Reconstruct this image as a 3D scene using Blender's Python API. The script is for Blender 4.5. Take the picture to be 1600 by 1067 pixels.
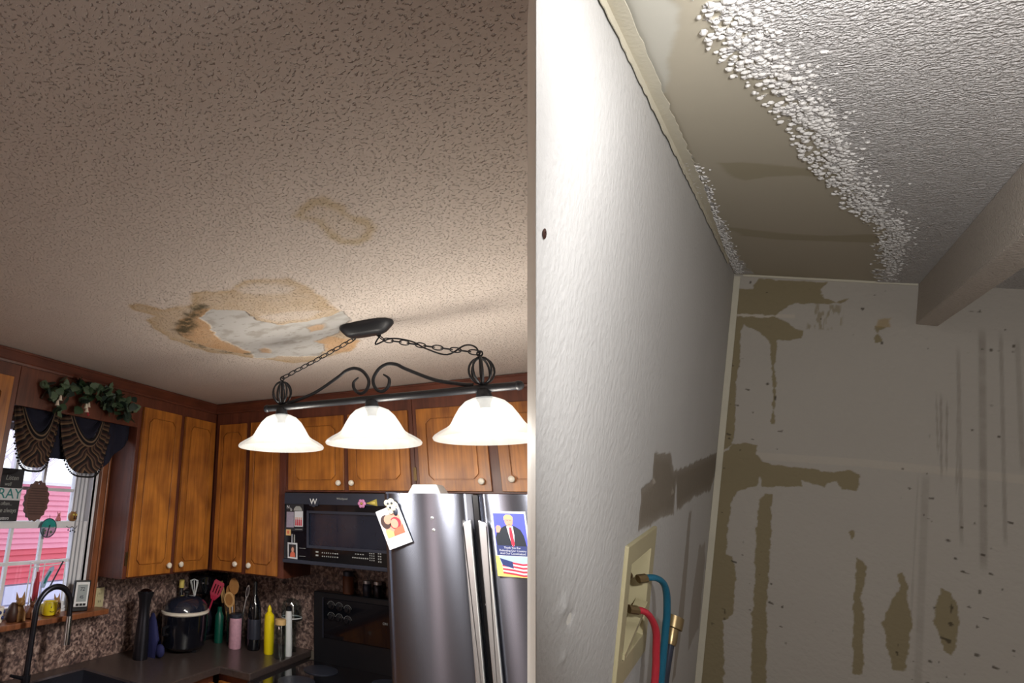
import bpy, bmesh, math, random
import numpy as np
from mathutils import Vector, Matrix
from mathutils.geometry import tessellate_polygon

random.seed(7)
SC = bpy.context.scene
COL = SC.collection
for o in list(bpy.data.objects):
    bpy.data.objects.remove(o, do_unlink=True)

# ------------------------------------------------------------------ camera, sky, lamps, exposure
CAM = Vector((2.7045, -3.2021, 1.7490))
cd = bpy.data.cameras.new('camera')
cd.sensor_fit = 'HORIZONTAL'
cd.sensor_width = 36.0
cd.lens = 823.77 / 1600 * 36.0
cd.shift_x = (800 - 412) / 1600
cd.shift_y = (522 - 533.5) / 1600
cd.clip_start = 0.02
cam = bpy.data.objects.new('camera', cd)
COL.objects.link(cam)
m = Matrix(((0.82748, 0.15303, 0.54024, CAM.x),
            (0.56065, -0.27795, -0.78001, CAM.y),
            (0.03080, 0.94833, -0.31579, CAM.z),
            (0, 0, 0, 1)))
cam.matrix_world = m
SC.camera = cam

SC.view_settings.view_transform = 'Standard'
SC.view_settings.look = 'None'
SC.view_settings.gamma = 1.0
SC.view_settings.exposure = 0.0
SC.view_settings.use_curve_mapping = False

world = bpy.data.worlds.new('overcast_sky')
SC.world = world
world.use_nodes = True
bg = world.node_tree.nodes['Background']
bg.inputs[0].default_value = (0.93, 0.94, 1.0, 1)
bg.inputs[1].default_value = 2.0

LAMP_W = 18.0          # each kitchen pendant bulb
REAR_FILL_W = 22.0         # added fill light behind the viewer, lifts the kitchen's ambient
BULB_W = 3.4           # added bulb on the closet ceiling, brightens the left wall's corner
CLOSET_W = 50.0        # added spot that lights the laundry closet from out of view

# the laundry closet: its ceiling corner and its three edge directions (a along the back wall,
# b along the left wall towards the viewer, c down)
RO = Vector((3.2002, -0.3305, 2.7874))
RA = Vector((0.9342, -0.1110, -0.3391)).normalized()
RB = Vector((-0.1960, -0.9711, -0.1360)).normalized()
RC = Vector((-0.2420, 0.1410, -0.9600)).normalized()
RN = RB.cross(RC).normalized()
def R(u, v, w):
    return RO + RA * u + RB * v + RC * w

def light(name, kind, loc, watts, color, size=0.03, direction=None):
    l = bpy.data.lights.new(name, kind)
    l.energy = watts
    l.color = color
    if kind in ('POINT', 'SPOT'):
        l.shadow_soft_size = size
    else:
        l.shape = 'DISK'
        l.size = size
    o = bpy.data.objects.new(name, l)
    o.location = loc
    if direction is not None:
        o.rotation_euler = Vector(direction).to_track_quat('-Z', 'Y').to_euler()
    COL.objects.link(o)
    return o

# ------------------------------------------------------------------ materials
def lin(c):
    return tuple((x / 12.92 if x <= 0.04045 else ((x + 0.055) / 1.055) ** 2.4) for x in (v / 255 for v in c)) + (1.0,)

def new_mat(name):
    mt = bpy.data.materials.new(name)
    mt.use_nodes = True
    nt = mt.node_tree
    return mt, nt, nt.nodes['Principled BSDF']

def mat(name, rgb, rough=0.5, metal=0.0, vary=0.12, scale=14.0, bump=0.0, bscale=60.0, emit=0.0, coat=0.0, stretch=(1, 1, 1), spec=0.5):
    mt, nt, b = new_mat(name)
    b.inputs['Roughness'].default_value = rough
    b.inputs['Metallic'].default_value = metal
    b.inputs['Coat Weight'].default_value = coat
    b.inputs['Specular IOR Level'].default_value = spec
    tc = nt.nodes.new('ShaderNodeTexCoord')
    mp = nt.nodes.new('ShaderNodeMapping')
    mp.inputs['Scale'].default_value = stretch
    nt.links.new(tc.outputs['Object'], mp.inputs['Vector'])
    n = nt.nodes.new('ShaderNodeTexNoise')
    n.inputs['Scale'].default_value = scale
    n.inputs['Detail'].default_value = 4
    nt.links.new(mp.outputs[0], n.inputs['Vector'])
    mx = nt.nodes.new('ShaderNodeMix'); mx.data_type = 'RGBA'
    c = lin(rgb)
    mx.inputs['A'].default_value = tuple(v * (1 - vary) for v in c[:3]) + (1,)
    mx.inputs['B'].default_value = tuple(min(1, v * (1 + vary)) for v in c[:3]) + (1,)
    nt.links.new(n.outputs['Fac'], mx.inputs['Factor'])
    nt.links.new(mx.outputs['Result'], b.inputs['Base Color'])
    if bump > 0:
        n2 = nt.nodes.new('ShaderNodeTexNoise')
        n2.inputs['Scale'].default_value = bscale
        n2.inputs['Detail'].default_value = 3
        nt.links.new(mp.outputs[0], n2.inputs['Vector'])
        bp = nt.nodes.new('ShaderNodeBump')
        bp.inputs['Strength'].default_value = 0.6
        bp.inputs['Distance'].default_value = bump
        nt.links.new(n2.outputs['Fac'], bp.inputs['Height'])
        nt.links.new(bp.outputs[0], b.inputs['Normal'])
    if emit > 0:
        b.inputs['Emission Color'].default_value = c
        b.inputs['Emission Strength'].default_value = emit
    return mt

def wood(name, dark, lightc, rough=0.38, axis='Z', coat=0.15):
    mt, nt, b = new_mat(name)
    b.inputs['Roughness'].default_value = rough
    b.inputs['Coat Weight'].default_value = coat
    b.inputs['Coat Roughness'].default_value = 0.25
    tc = nt.nodes.new('ShaderNodeTexCoord')
    mp = nt.nodes.new('ShaderNodeMapping')
    s = {'Z': (1, 1, 0.07), 'Y': (1, 0.07, 1), 'X': (0.07, 1, 1)}[axis]
    mp.inputs['Scale'].default_value = s
    nt.links.new(tc.outputs['Object'], mp.inputs['Vector'])
    n = nt.nodes.new('ShaderNodeTexNoise')
    n.inputs['Scale'].default_value = 46
    n.inputs['Detail'].default_value = 6
    n.inputs['Distortion'].default_value = 0.7
    nt.links.new(mp.outputs[0], n.inputs['Vector'])
    n3 = nt.nodes.new('ShaderNodeTexNoise')
    n3.inputs['Scale'].default_value = 7
    nt.links.new(tc.outputs['Object'], n3.inputs['Vector'])
    ad = nt.nodes.new('ShaderNodeMath'); ad.operation = 'MULTIPLY_ADD'
    ad.inputs[1].default_value = 0.6
    nt.links.new(n.outputs['Fac'], ad.inputs[0])
    m2 = nt.nodes.new('ShaderNodeMath'); m2.operation = 'MULTIPLY'; m2.inputs[1].default_value = 0.5
    nt.links.new(n3.outputs['Fac'], m2.inputs[0])
    nt.links.new(m2.outputs[0], ad.inputs[2])
    r = nt.nodes.new('ShaderNodeValToRGB')
    r.color_ramp.elements[0].position = 0.36; r.color_ramp.elements[0].color = lin(dark)
    r.color_ramp.elements[1].position = 0.72; r.color_ramp.elements[1].color = lin(lightc)
    nt.links.new(ad.outputs[0], r.inputs['Fac'])
    nt.links.new(r.outputs['Color'], b.inputs['Base Color'])
    bp = nt.nodes.new('ShaderNodeBump'); bp.inputs['Strength'].default_value = 0.15; bp.inputs['Distance'].default_value = 0.002
    nt.links.new(n.outputs['Fac'], bp.inputs['Height'])
    nt.links.new(bp.outputs[0], b.inputs['Normal'])
    return mt

def glass(name, rgb=(255, 255, 255), opacity=0.12, rough=0.02):
    mt = bpy.data.materials.new(name); mt.use_nodes = True
    nt = mt.node_tree; nt.nodes.clear()
    out = nt.nodes.new('ShaderNodeOutputMaterial')
    t = nt.nodes.new('ShaderNodeBsdfTransparent'); t.inputs[0].default_value = lin(rgb)
    g = nt.nodes.new('ShaderNodeBsdfGlossy'); g.inputs['Roughness'].default_value = rough
    x = nt.nodes.new('ShaderNodeMixShader'); x.inputs[0].default_value = opacity
    nt.links.new(t.outputs[0], x.inputs[1]); nt.links.new(g.outputs[0], x.inputs[2]); nt.links.new(x.outputs[0], out.inputs[0])
    return mt

def layered(name, base, layers, rough=0.85, bump=None, bump_mask=None, vary=0.06, vscale=6.0, fine=None):
    """base colour with (attribute, colour) layers over it; the attributes are stains, patches and bare
    paper that belong to the surface.  bump=(distance, scale, contrast)"""
    mt, nt, b = new_mat(name)
    b.inputs['Roughness'].default_value = rough
    b.inputs['Specular IOR Level'].default_value = 0.25
    tc = nt.nodes.new('ShaderNodeTexCoord')
    n = nt.nodes.new('ShaderNodeTexNoise'); n.inputs['Scale'].default_value = vscale; n.inputs['Detail'].default_value = 5
    nt.links.new(tc.outputs['Object'], n.inputs['Vector'])
    mx = nt.nodes.new('ShaderNodeMix'); mx.data_type = 'RGBA'
    c = lin(base)
    mx.inputs['A'].default_value = tuple(v * (1 - vary) for v in c[:3]) + (1,)
    mx.inputs['B'].default_value = tuple(min(1, v * (1 + vary)) for v in c[:3]) + (1,)
    nt.links.new(n.outputs['Fac'], mx.inputs['Factor'])
    cur = mx.outputs['Result']
    for attr, rgb in layers:
        a = nt.nodes.new('ShaderNodeAttribute'); a.attribute_name = attr
        k = nt.nodes.new('ShaderNodeMix'); k.data_type = 'RGBA'
        nt.links.new(a.outputs['Fac'], k.inputs['Factor'])
        nt.links.new(cur, k.inputs['A']); k.inputs['B'].default_value = lin(rgb)
        cur = k.outputs['Result']
    nt.links.new(cur, b.inputs['Base Color'])
    if bump:
        dist, sc, lo_, hi_ = bump
        v = nt.nodes.new('ShaderNodeTexNoise'); v.inputs['Scale'].default_value = sc; v.inputs['Detail'].default_value = 1.6
        v.inputs['Roughness'].default_value = 0.55
        nt.links.new(tc.outputs['Object'], v.inputs['Vector'])
        r = nt.nodes.new('ShaderNodeMapRange')
        r.inputs['From Min'].default_value = lo_; r.inputs['From Max'].default_value = hi_
        r.interpolation_type = 'SMOOTHSTEP'
        nt.links.new(v.outputs['Fac'], r.inputs['Value'])
        h = r.outputs['Result']
        if bump_mask:
            a = nt.nodes.new('ShaderNodeAttribute'); a.attribute_name = bump_mask
            mu = nt.nodes.new('ShaderNodeMath'); mu.operation = 'MULTIPLY'
            nt.links.new(h, mu.inputs[0]); nt.links.new(a.outputs['Fac'], mu.inputs[1]); h = mu.outputs[0]
        bp = nt.nodes.new('ShaderNodeBump'); bp.inputs['Strength'].default_value = 1.0
        bp.inputs['Distance'].default_value = dist
        nt.links.new(h, bp.inputs['Height'])
        nrm = bp.outputs[0]
        if fine:
            v2 = nt.nodes.new('ShaderNodeTexNoise'); v2.inputs['Scale'].default_value = fine[1]
            nt.links.new(tc.outputs['Object'], v2.inputs['Vector'])
            b2 = nt.nodes.new('ShaderNodeBump'); b2.inputs['Distance'].default_value = fine[0]
            nt.links.new(v2.outputs['Fac'], b2.inputs['Height']); nt.links.new(nrm, b2.inputs['Normal'])
            nrm = b2.outputs[0]
        nt.links.new(nrm, b.inputs['Normal'])
    return mt

M = {}
M['door_wood'] = wood('door_wood', (122, 68, 26), (192, 122, 48))
M['panel_wood'] = wood('panel_wood', (128, 72, 28), (200, 128, 52))
M['frame_wood'] = wood('frame_wood', (74, 36, 26), (112, 60, 42), rough=0.45)
M['trim_wood'] = wood('trim_wood', (70, 34, 24), (104, 54, 38), rough=0.45, axis='Y')
M['trim_wood_x'] = wood('trim_wood_x', (70, 34, 24), (104, 54, 38), rough=0.45, axis='X')
M['casing_wood'] = wood('casing_wood', (104, 58, 34), (150, 92, 58), rough=0.4)
M['porcelain'] = mat('porcelain', (236, 228, 214), 0.2, coat=0.4, vary=0.03)
M['brass_dark'] = mat('brass_dark', (96, 76, 48), 0.4, metal=0.8)
M['black_iron'] = mat('black_iron', (40, 42, 48), 0.42, metal=0.35, vary=0.2)
M['black_plastic'] = mat('black_plastic', (20, 21, 26), 0.3, vary=0.1)
M['black_gloss'] = mat('black_gloss', (12, 14, 20), 0.08, vary=0.05, coat=0.5)
M['slate_metal'] = mat('slate_metal', (62, 66, 80), 0.35, metal=0.5, vary=0.06)
M['steel'] = mat('steel', (128, 131, 144), 0.27, metal=0.95, vary=0.05, scale=40, stretch=(1, 1, 0.02))
def brushed(mt):
    nt = mt.node_tree; b = nt.nodes['Principled BSDF']; b.inputs['Anisotropic'].default_value = 0.92; b.inputs['Anisotropic Rotation'].default_value = 0.25
    t = nt.nodes.new('ShaderNodeTangent'); t.direction_type = 'RADIAL'; t.axis = 'Z'
    nt.links.new(t.outputs[0], b.inputs['Tangent'])
brushed(M['steel'])
M['steel_light'] = mat('steel_light', (214, 216, 220), 0.3, metal=0.8, vary=0.04)
M['steel_dark'] = mat('steel_dark', (62, 62, 70), 0.32, metal=0.85, vary=0.05)
M['chrome'] = mat('chrome', (220, 222, 226), 0.12, metal=1.0, vary=0.02)
M['white_vinyl'] = mat('white_vinyl', (222, 222, 228), 0.4, vary=0.03)
M['white_paint'] = mat('white_paint', (238, 236, 230), 0.6, vary=0.03, bump=0.001, bscale=60)
M['paper'] = mat('paper', (202, 204, 210), 0.6, vary=0.02)
M['white_plastic'] = mat('white_plastic', (226, 228, 230), 0.4, vary=0.03)
M['cream_plastic'] = mat('cream_plastic', (190, 180, 144), 0.45, vary=0.05)
M['pane'] = glass('pane', (250, 252, 255), 0.06)
M['clear_glass'] = glass('clear_glass', (214, 224, 224), 0.16)
M['dark_glass'] = mat('dark_glass', (34, 38, 52), 0.1, coat=0.6, vary=0.1)
M['leaf_a'] = mat('leaf_a', (58, 82, 58), 0.55, vary=0.3, scale=30)
M['leaf_b'] = mat('leaf_b', (86, 106, 84), 0.6, vary=0.25, scale=30)
M['leaf_c'] = mat('leaf_c', (40, 58, 52), 0.55, vary=0.3, scale=30)
M['stem'] = mat('stem', (52, 40, 30), 0.8)
M['navy_cloth'] = mat('navy_cloth', (22, 24, 46), 0.9, vary=0.15, bump=0.001, bscale=300)
M['fringe'] = mat('fringe', (16, 14, 16), 0.9)
M['red_plastic'] = mat('red_plastic', (176, 40, 72), 0.35, vary=0.08)
M['green_plastic'] = mat('green_plastic', (14, 84, 70), 0.35, vary=0.1)
M['yellow'] = mat('yellow', (238, 214, 20), 0.4, vary=0.05)
M['yellow_mug'] = mat('yellow_mug', (226, 206, 34), 0.3, vary=0.05, coat=0.3)
M['brown_ceramic'] = mat('brown_ceramic', (110, 66, 42), 0.4, vary=0.2)
M['dark_brown'] = mat('dark_brown', (60, 34, 26), 0.5, vary=0.2)
M['carved_brown'] = mat('carved_brown', (146, 104, 52), 0.5, vary=0.3, scale=30)
M['plaque_brown'] = mat('plaque_brown', (96, 68, 62), 0.75, vary=0.25, scale=40, bump=0.004, bscale=50)
M['spoon_wood'] = mat('spoon_wood', (168, 118, 66), 0.6, vary=0.2, scale=30)
M['pale_wood'] = mat('pale_wood', (206, 164, 110), 0.6, vary=0.12, scale=30)
M['wine_glass'] = mat('wine_glass', (16, 18, 24), 0.08, coat=0.7, vary=0.1)
M['sign_black'] = mat('sign_black', (34, 32, 38), 0.7, vary=0.1)
M['teal'] = mat('teal', (24, 122, 122), 0.6, vary=0.1)
M['teal_glass'] = mat('teal_glass', (40, 140, 136), 0.3, vary=0.35, scale=40)
M['pink_figure'] = mat('pink_figure', (206, 120, 126), 0.5, vary=0.3, scale=60)
M['siding'] = mat('siding', (234, 152, 174), 0.7, vary=0.06)
M['siding_low'] = mat('siding_low', (218, 98, 112), 0.7, vary=0.06)
M['block'] = mat('block', (206, 208, 232), 0.8, vary=0.05)
M['snow'] = mat('snow', (232, 230, 238), 0.9, vary=0.03)
M['bark'] = mat('bark', (212, 204, 210), 0.9, vary=0.15)
M['crock'] = mat('crock', (16, 18, 26), 0.12, coat=0.6, vary=0.1)
M['blue_cloth'] = mat('blue_cloth', (30, 34, 84), 0.8, vary=0.2)
M['pink_print'] = mat('pink_print', (196, 150, 168), 0.6, vary=0.3, scale=60)
M['red_print'] = mat('red_print', (178, 44, 62), 0.6, vary=0.2, scale=60)
M['skin_print'] = mat('skin_print', (196, 146, 126), 0.6, vary=0.1, scale=60)
M['hair_print'] = mat('hair_print', (64, 44, 42), 0.6, vary=0.2, scale=60)
M['blond_print'] = mat('blond_print', (212, 176, 120), 0.6, vary=0.1, scale=60)
M['coral_print'] = mat('coral_print', (206, 104, 80), 0.6, vary=0.15, scale=60)
M['mauve_print'] = mat('mauve_print', (150, 142, 160), 0.6, vary=0.2, scale=90)
M['suit_print'] = mat('suit_print', (22, 30, 44), 0.6, vary=0.15, scale=60)
M['blue_print'] = mat('blue_print', (76, 84, 206), 0.6, vary=0.12, scale=30)
M['navy_print'] = mat('navy_print', (40, 52, 108), 0.6, vary=0.1, scale=30)
M['sky_print'] = mat('sky_print', (160, 184, 216), 0.6, vary=0.15, scale=40)
M['gold_print'] = mat('gold_print', (228, 206, 112), 0.6, vary=0.12, scale=40)
M['tie_print'] = mat('tie_print', (214, 38, 66), 0.6, vary=0.1, scale=60)
M['grey_print'] = mat('grey_print', (150, 152, 150), 0.6, vary=0.2, scale=90)
M['bone'] = mat('bone', (210, 206, 186), 0.5, vary=0.2, scale=80)
M['flower_pink'] = mat('flower_pink', (214, 140, 186), 0.5, vary=0.25, scale=80)
M['gold'] = mat('gold', (196, 180, 84), 0.35, metal=0.5, vary=0.15)
M['lcd'] = mat('lcd', (150, 158, 160), 0.3, vary=0.04)
M['blue_hose'] = mat('blue_hose', (20, 92, 118), 0.42, vary=0.06, bump=0.0015, bscale=400)
M['red_hose'] = mat('red_hose', (178, 44, 58), 0.42, vary=0.06, bump=0.0015, bscale=400)
M['brass'] = mat('brass', (150, 130, 96), 0.35, metal=0.9, vary=0.1)
M['tape'] = mat('tape', (210, 204, 186), 0.8, vary=0.08, bump=0.0015, bscale=120)
M['house_wall'] = mat('house_wall', (150, 140, 128), 0.9)
M['floor_vinyl'] = mat('floor_vinyl', (130, 104, 80), 0.5, vary=0.15)
M['laminate'] = mat('laminate', (70, 60, 58), 0.3, vary=0.5, scale=60)

def marble(name):
    mt, nt, b = new_mat(name)
    b.inputs['Roughness'].default_value = 0.35
    tc = nt.nodes.new('ShaderNodeTexCoord')
    n = nt.nodes.new('ShaderNodeTexNoise'); n.inputs['Scale'].default_value = 48; n.inputs['Detail'].default_value = 9; n.inputs['Distortion'].default_value = 0.7
    nt.links.new(tc.outputs['Object'], n.inputs['Vector'])
    r = nt.nodes.new('ShaderNodeValToRGB')
    els = r.color_ramp.elements
    els[0].position = 0.30; els[0].color = lin((46, 40, 44))
    els[1].position = 0.74; els[1].color = lin((206, 184, 172))
    e = els.new(0.46); e.color = lin((104, 84, 80))
    e = els.new(0.58); e.color = lin((158, 132, 122))
    nt.links.new(n.outputs['Fac'], r.inputs['Fac'])
    nt.links.new(r.outputs['Color'], b.inputs['Base Color'])
    return mt
M['marble'] = marble('backsplash_marble')

def plaid(name):
    mt, nt, b = new_mat(name)
    b.inputs['Roughness'].default_value = 0.95
    tc = nt.nodes.new('ShaderNodeTexCoord')
    sp = nt.nodes.new('ShaderNodeSeparateXYZ'); nt.links.new(tc.outputs['UV'], sp.inputs[0])
    def mth(op, a, bv):
        k = nt.nodes.new('ShaderNodeMath'); k.operation = op
        for i, v in enumerate((a, bv)):
            if v is None: continue
            if isinstance(v, (int, float)): k.inputs[i].default_value = v
            else: nt.links.new(v, k.inputs[i])
        return k.outputs[0]
    d = mth('ABSOLUTE', mth('SUBTRACT', sp.outputs['X'], 0.5), None)
    so3 = nt.nodes.new('ShaderNodeSeparateXYZ'); nt.links.new(tc.outputs['Object'], so3.inputs[0])
    diag = mth('FRACT', mth('ADD', mth('MULTIPLY', so3.outputs['Z'], 13), mth('MULTIPLY', d, 4.6)), None)
    r = nt.nodes.new('ShaderNodeValToRGB'); r.color_ramp.interpolation = 'CONSTANT'
    els = r.color_ramp.elements
    els[0].position = 0; els[0].color = lin((20, 16, 20))
    els[1].position = 0.28; els[1].color = lin((112, 88, 66))
    for ps, c in ((0.42, (70, 50, 42)), (0.56, (24, 18, 22)), (0.70, (92, 70, 56)), (0.86, (60, 36, 34))):
        e = els.new(ps); e.color = lin(c)
    nt.links.new(diag, r.inputs['Fac'])
    # dark rope-like stripes that follow the drape near the inner edge
    st = mth('FRACT', mth('MULTIPLY', sp.outputs['Y'], 9), None)
    r2 = nt.nodes.new('ShaderNodeValToRGB'); r2.color_ramp.interpolation = 'CONSTANT'
    r2.color_ramp.elements[0].color = lin((14, 13, 20)); r2.color_ramp.elements[1].position = 0.62; r2.color_ramp.elements[1].color = lin((118, 98, 80))
    nt.links.new(st, r2.inputs['Fac'])
    sel = mth('LESS_THAN', sp.outputs['Y'], 0.22)
    mx = nt.nodes.new('ShaderNodeMix'); mx.data_type = 'RGBA'
    nt.links.new(sel, mx.inputs['Factor']); nt.links.new(r.outputs['Color'], mx.inputs['A']); nt.links.new(r2.outputs['Color'], mx.inputs['B'])
    nt.links.new(mx.outputs['Result'], b.inputs['Base Color'])
    return mt
M['plaid'] = plaid('striped_cloth')

def shade_glass(name):
    """lit alabaster glass: lets part of the bulb's light through and glows"""
    mt = bpy.data.materials.new(name); mt.use_nodes = True
    nt = mt.node_tree; nt.nodes.clear()
    out = nt.nodes.new('ShaderNodeOutputMaterial')
    tc = nt.nodes.new('ShaderNodeTexCoord')
    n = nt.nodes.new('ShaderNodeTexNoise'); n.inputs['Scale'].default_value = 9; n.inputs['Detail'].default_value = 4; n.inputs['Distortion'].default_value = 1.2
    nt.links.new(tc.outputs['Object'], n.inputs['Vector'])
    r = nt.nodes.new('ShaderNodeMapRange'); r.inputs['From Min'].default_value = 0.3; r.inputs['From Max'].default_value = 0.7
    r.inputs['To Min'].default_value = 1.15; r.inputs['To Max'].default_value = 1.6
    nt.links.new(n.outputs['Fac'], r.inputs['Value'])
    e = nt.nodes.new('ShaderNodeEmission'); e.inputs[0].default_value = (1.0, 0.985, 0.93, 1)
    sz = nt.nodes.new('ShaderNodeSeparateXYZ'); nt.links.new(tc.outputs['Object'], sz.inputs[0])
    zr = nt.nodes.new('ShaderNodeMapRange'); zr.inputs['From Min'].default_value = -0.050; zr.inputs['From Max'].default_value = -0.020
    zr.inputs['To Min'].default_value = 0.62; zr.inputs['To Max'].default_value = 1.0      # emission graded by height: the rim's dimmer shading is put in
    nt.links.new(sz.outputs['Z'], zr.inputs['Value'])
    mm = nt.nodes.new('ShaderNodeMath'); mm.operation = 'MULTIPLY'
    nt.links.new(r.outputs['Result'], mm.inputs[0]); nt.links.new(zr.outputs['Result'], mm.inputs[1])
    nt.links.new(mm.outputs[0], e.inputs[1])
    d = nt.nodes.new('ShaderNodeBsdfPrincipled'); d.inputs['Base Color'].default_value = (0.9, 0.88, 0.82, 1); d.inputs['Roughness'].default_value = 0.25
    t = nt.nodes.new('ShaderNodeBsdfTransparent'); t.inputs[0].default_value = (1, 0.97, 0.92, 1)
    a = nt.nodes.new('ShaderNodeAddShader'); x = nt.nodes.new('ShaderNodeMixShader'); x.inputs[0].default_value = 0.6
    x2 = nt.nodes.new('ShaderNodeMixShader'); x2.inputs[0].default_value = 0.16
    nt.links.new(e.outputs[0], x2.inputs[1]); nt.links.new(d.outputs[0], x2.inputs[2])
    nt.links.new(x2.outputs[0], x.inputs[1]); nt.links.new(t.outputs[0], x.inputs[2]); nt.links.new(x.outputs[0], out.inputs[0])
    return mt
M['shade_glass'] = shade_glass('alabaster_glass')
M['bulb'] = mat('bulb_glow', (255, 252, 240), 0.3, emit=6.0, vary=0.0)

# ------------------------------------------------------------------ mesh helpers
class Frame:
    """right, up, normal axes at an origin: used for things on a wall"""
    def __init__(s, o, r, u):
        s.o = Vector(o); s.r = Vector(r).normalized(); s.n = s.r.cross(Vector(u)).normalized(); s.u = s.n.cross(s.r).normalized()
    def __call__(s, x, y, z=0.0):
        return s.o + s.r * x + s.u * y + s.n * z
def wallA(x): return Frame((x, 0, 0), (0, 1, 0), (0, 0, 1))      # faces +X; coords (y, z, out)
def wallB(y): return Frame((0, y, 0), (1, 0, 0), (0, 0, 1))      # faces -Y; coords (x, z, out)
def WORLD(x, y, z): return Vector((x, y, z))

class MB:
    def __init__(s, f=None):
        s.v = []; s.f = []; s.t = f or WORLD; s.uv = None
    def add(s, verts, faces):
        b = len(s.v)
        s.v += [Vector(p) for p in verts]
        s.f += [tuple(i + b for i in fc) for fc in faces]
        return s
    def box(s, x0, x1, y0, y1, z0, z1):
        t = s.t
        P = [t(x, y, z) for z in (z0, z1) for y in (y0, y1) for x in (x0, x1)]
        return s.add(P, [(0, 2, 3, 1), (4, 5, 7, 6), (0, 1, 5, 4), (2, 6, 7, 3), (0, 4, 6, 2), (1, 3, 7, 5)])
    def prism(s, poly, z0, z1, holes=()):
        """polygon in the frame's first two coordinates, extruded along the third; holes are cut out"""
        loops = [list(poly)] + [list(h) for h in holes]
        flat = [p for l in loops for p in l]
        tri = tessellate_polygon([[Vector((p[0], p[1], 0)) for p in l] for l in loops])
        n = len(flat)
        P = [s.t(p[0], p[1], z1) for p in flat] + [s.t(p[0], p[1], z0) for p in flat]
        F = [tuple(t) for t in tri] + [tuple(i + n for i in reversed(t)) for t in tri]
        b = 0
        for l in loops:
            k = len(l)
            for i in range(k):
                a, c = b + i, b + (i + 1) % k
                F.append((a, a + n, c + n, c))
            b += k
        return s.add(P, F)
    def lathe(s, prof, c=(0, 0, 0), seg=24, ax=None, closed=True, sx=1.0):
        """profile (radius, height) about an axis through c"""
        c = Vector(c); A = Vector(ax).normalized() if ax else Vector((0, 0, 1))
        U = A.orthogonal().normalized() if ax else Vector((1, 0, 0)); V = A.cross(U)
        P = []; F = []
        for r, h in prof:
            for k in range(seg):
                a = 2 * math.pi * k / seg
                P.append(c + A * h + U * (r * sx * math.cos(a)) + V * (r * math.sin(a)))
        n = len(prof)
        for i in range(n - 1):
            for k in range(seg):
                k2 = (k + 1) % seg
                F.append((i * seg + k, i * seg + k2, (i + 1) * seg + k2, (i + 1) * seg + k))
        if closed:
            F.append(tuple(range(seg - 1, -1, -1))); F.append(tuple((n - 1) * seg + k for k in range(seg)))
        return s.add(P, F)
    def tube(s, pts, r, seg=8, close=False):
        pts = [Vector(p) for p in pts]; n = len(pts)
        rr = r if isinstance(r, (list, tuple)) else [r] * n
        P = []; F = []; prev = None
        for i, p in enumerate(pts):
            if close: d = pts[(i + 1) % n] - pts[i - 1]
            else: d = pts[min(i + 1, n - 1)] - pts[max(i - 1, 0)]
            d.normalize()
            U = d.orthogonal() if prev is None else prev - d * prev.dot(d)
            U.normalize(); prev = U; V = d.cross(U)
            for k in range(seg):
                a = 2 * math.pi * k / seg
                P.append(p + (U * math.cos(a) + V * math.sin(a)) * rr[i])
        m_ = n if close else n - 1
        for i in range(m_):
            j = (i + 1) % n
            for k in range(seg):
                k2 = (k + 1) % seg
                F.append((i * seg + k, i * seg + k2, j * seg + k2, j * seg + k))
        if not close:
            F.append(tuple(range(seg - 1, -1, -1))); F.append(tuple((n - 1) * seg + k for k in range(seg)))
        return s.add(P, F)
    def ball(s, c, r, seg=14, rings=8, sc=(1, 1, 1)):
        prof = []
        c = Vector(c); P = []; F = []
        for i in range(1, rings):
            a = math.pi * i / rings
            for k in range(seg):
                b = 2 * math.pi * k / seg
                P.append(c + Vector((sc[0] * r * math.sin(a) * math.cos(b), sc[1] * r * math.sin(a) * math.sin(b), sc[2] * r * math.cos(a))))
        for i in range(rings - 2):
            for k in range(seg):
                k2 = (k + 1) % seg
                F.append((i * seg + k, (i + 1) * seg + k, (i + 1) * seg + k2, i * seg + k2))
        t = len(P); P += [c + Vector((0, 0, sc[2] * r)), c - Vector((0, 0, sc[2] * r))]
        for k in range(seg):
            k2 = (k + 1) % seg
            F.append((t, k, k2)); F.append((t + 1, (rings - 2) * seg + k2, (rings - 2) * seg + k))
        return s.add(P, F)
    def build(s, name, material, parent=None, smooth=False, bevel=0.0, kind=None, label=None):
        lo = Vector((min(p[i] for p in s.v) for i in range(3))); hi = Vector((max(p[i] for p in s.v) for i in range(3)))
        c = (lo + hi) / 2
        me = bpy.data.meshes.new(name)
        me.from_pydata([p - c for p in s.v], [], s.f)
        bm = bmesh.new(); bm.from_mesh(me); bmesh.ops.recalc_face_normals(bm, faces=bm.faces); bm.to_mesh(me); bm.free()
        if smooth:
            me.polygons.foreach_set('use_smooth', [len(p.vertices) < 9 for p in me.polygons])
            me.set_sharp_from_angle(angle=math.radians(38))
        me.materials.append(material)
        o = bpy.data.objects.new(name, me)
        o.location = c - (origin(parent) if parent else Vector())
        if parent: o.parent = parent
        COL.objects.link(o)
        if bevel:
            b = o.modifiers.new('bevel', 'BEVEL'); b.width = bevel; b.segments = 2; b.limit_method = 'ANGLE'
        if kind: o['kind'] = kind
        if label: o['label'] = label
        return o

def origin(o):
    p = Vector(o.location)
    while o.parent:
        o = o.parent; p += Vector(o.location)
    return p
def thing(name, label, cat, loc, group=None):
    o = bpy.data.objects.new(name, None); o.empty_display_size = 0.05
    o.location = loc; COL.objects.link(o)
    return tag(o, label, cat, group)
def tag(o, label, cat, group=None):
    o['label'] = label; o['category'] = cat
    if group: o['group'] = group
    return o
def struct(o): o['kind'] = 'structure'; return o

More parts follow.
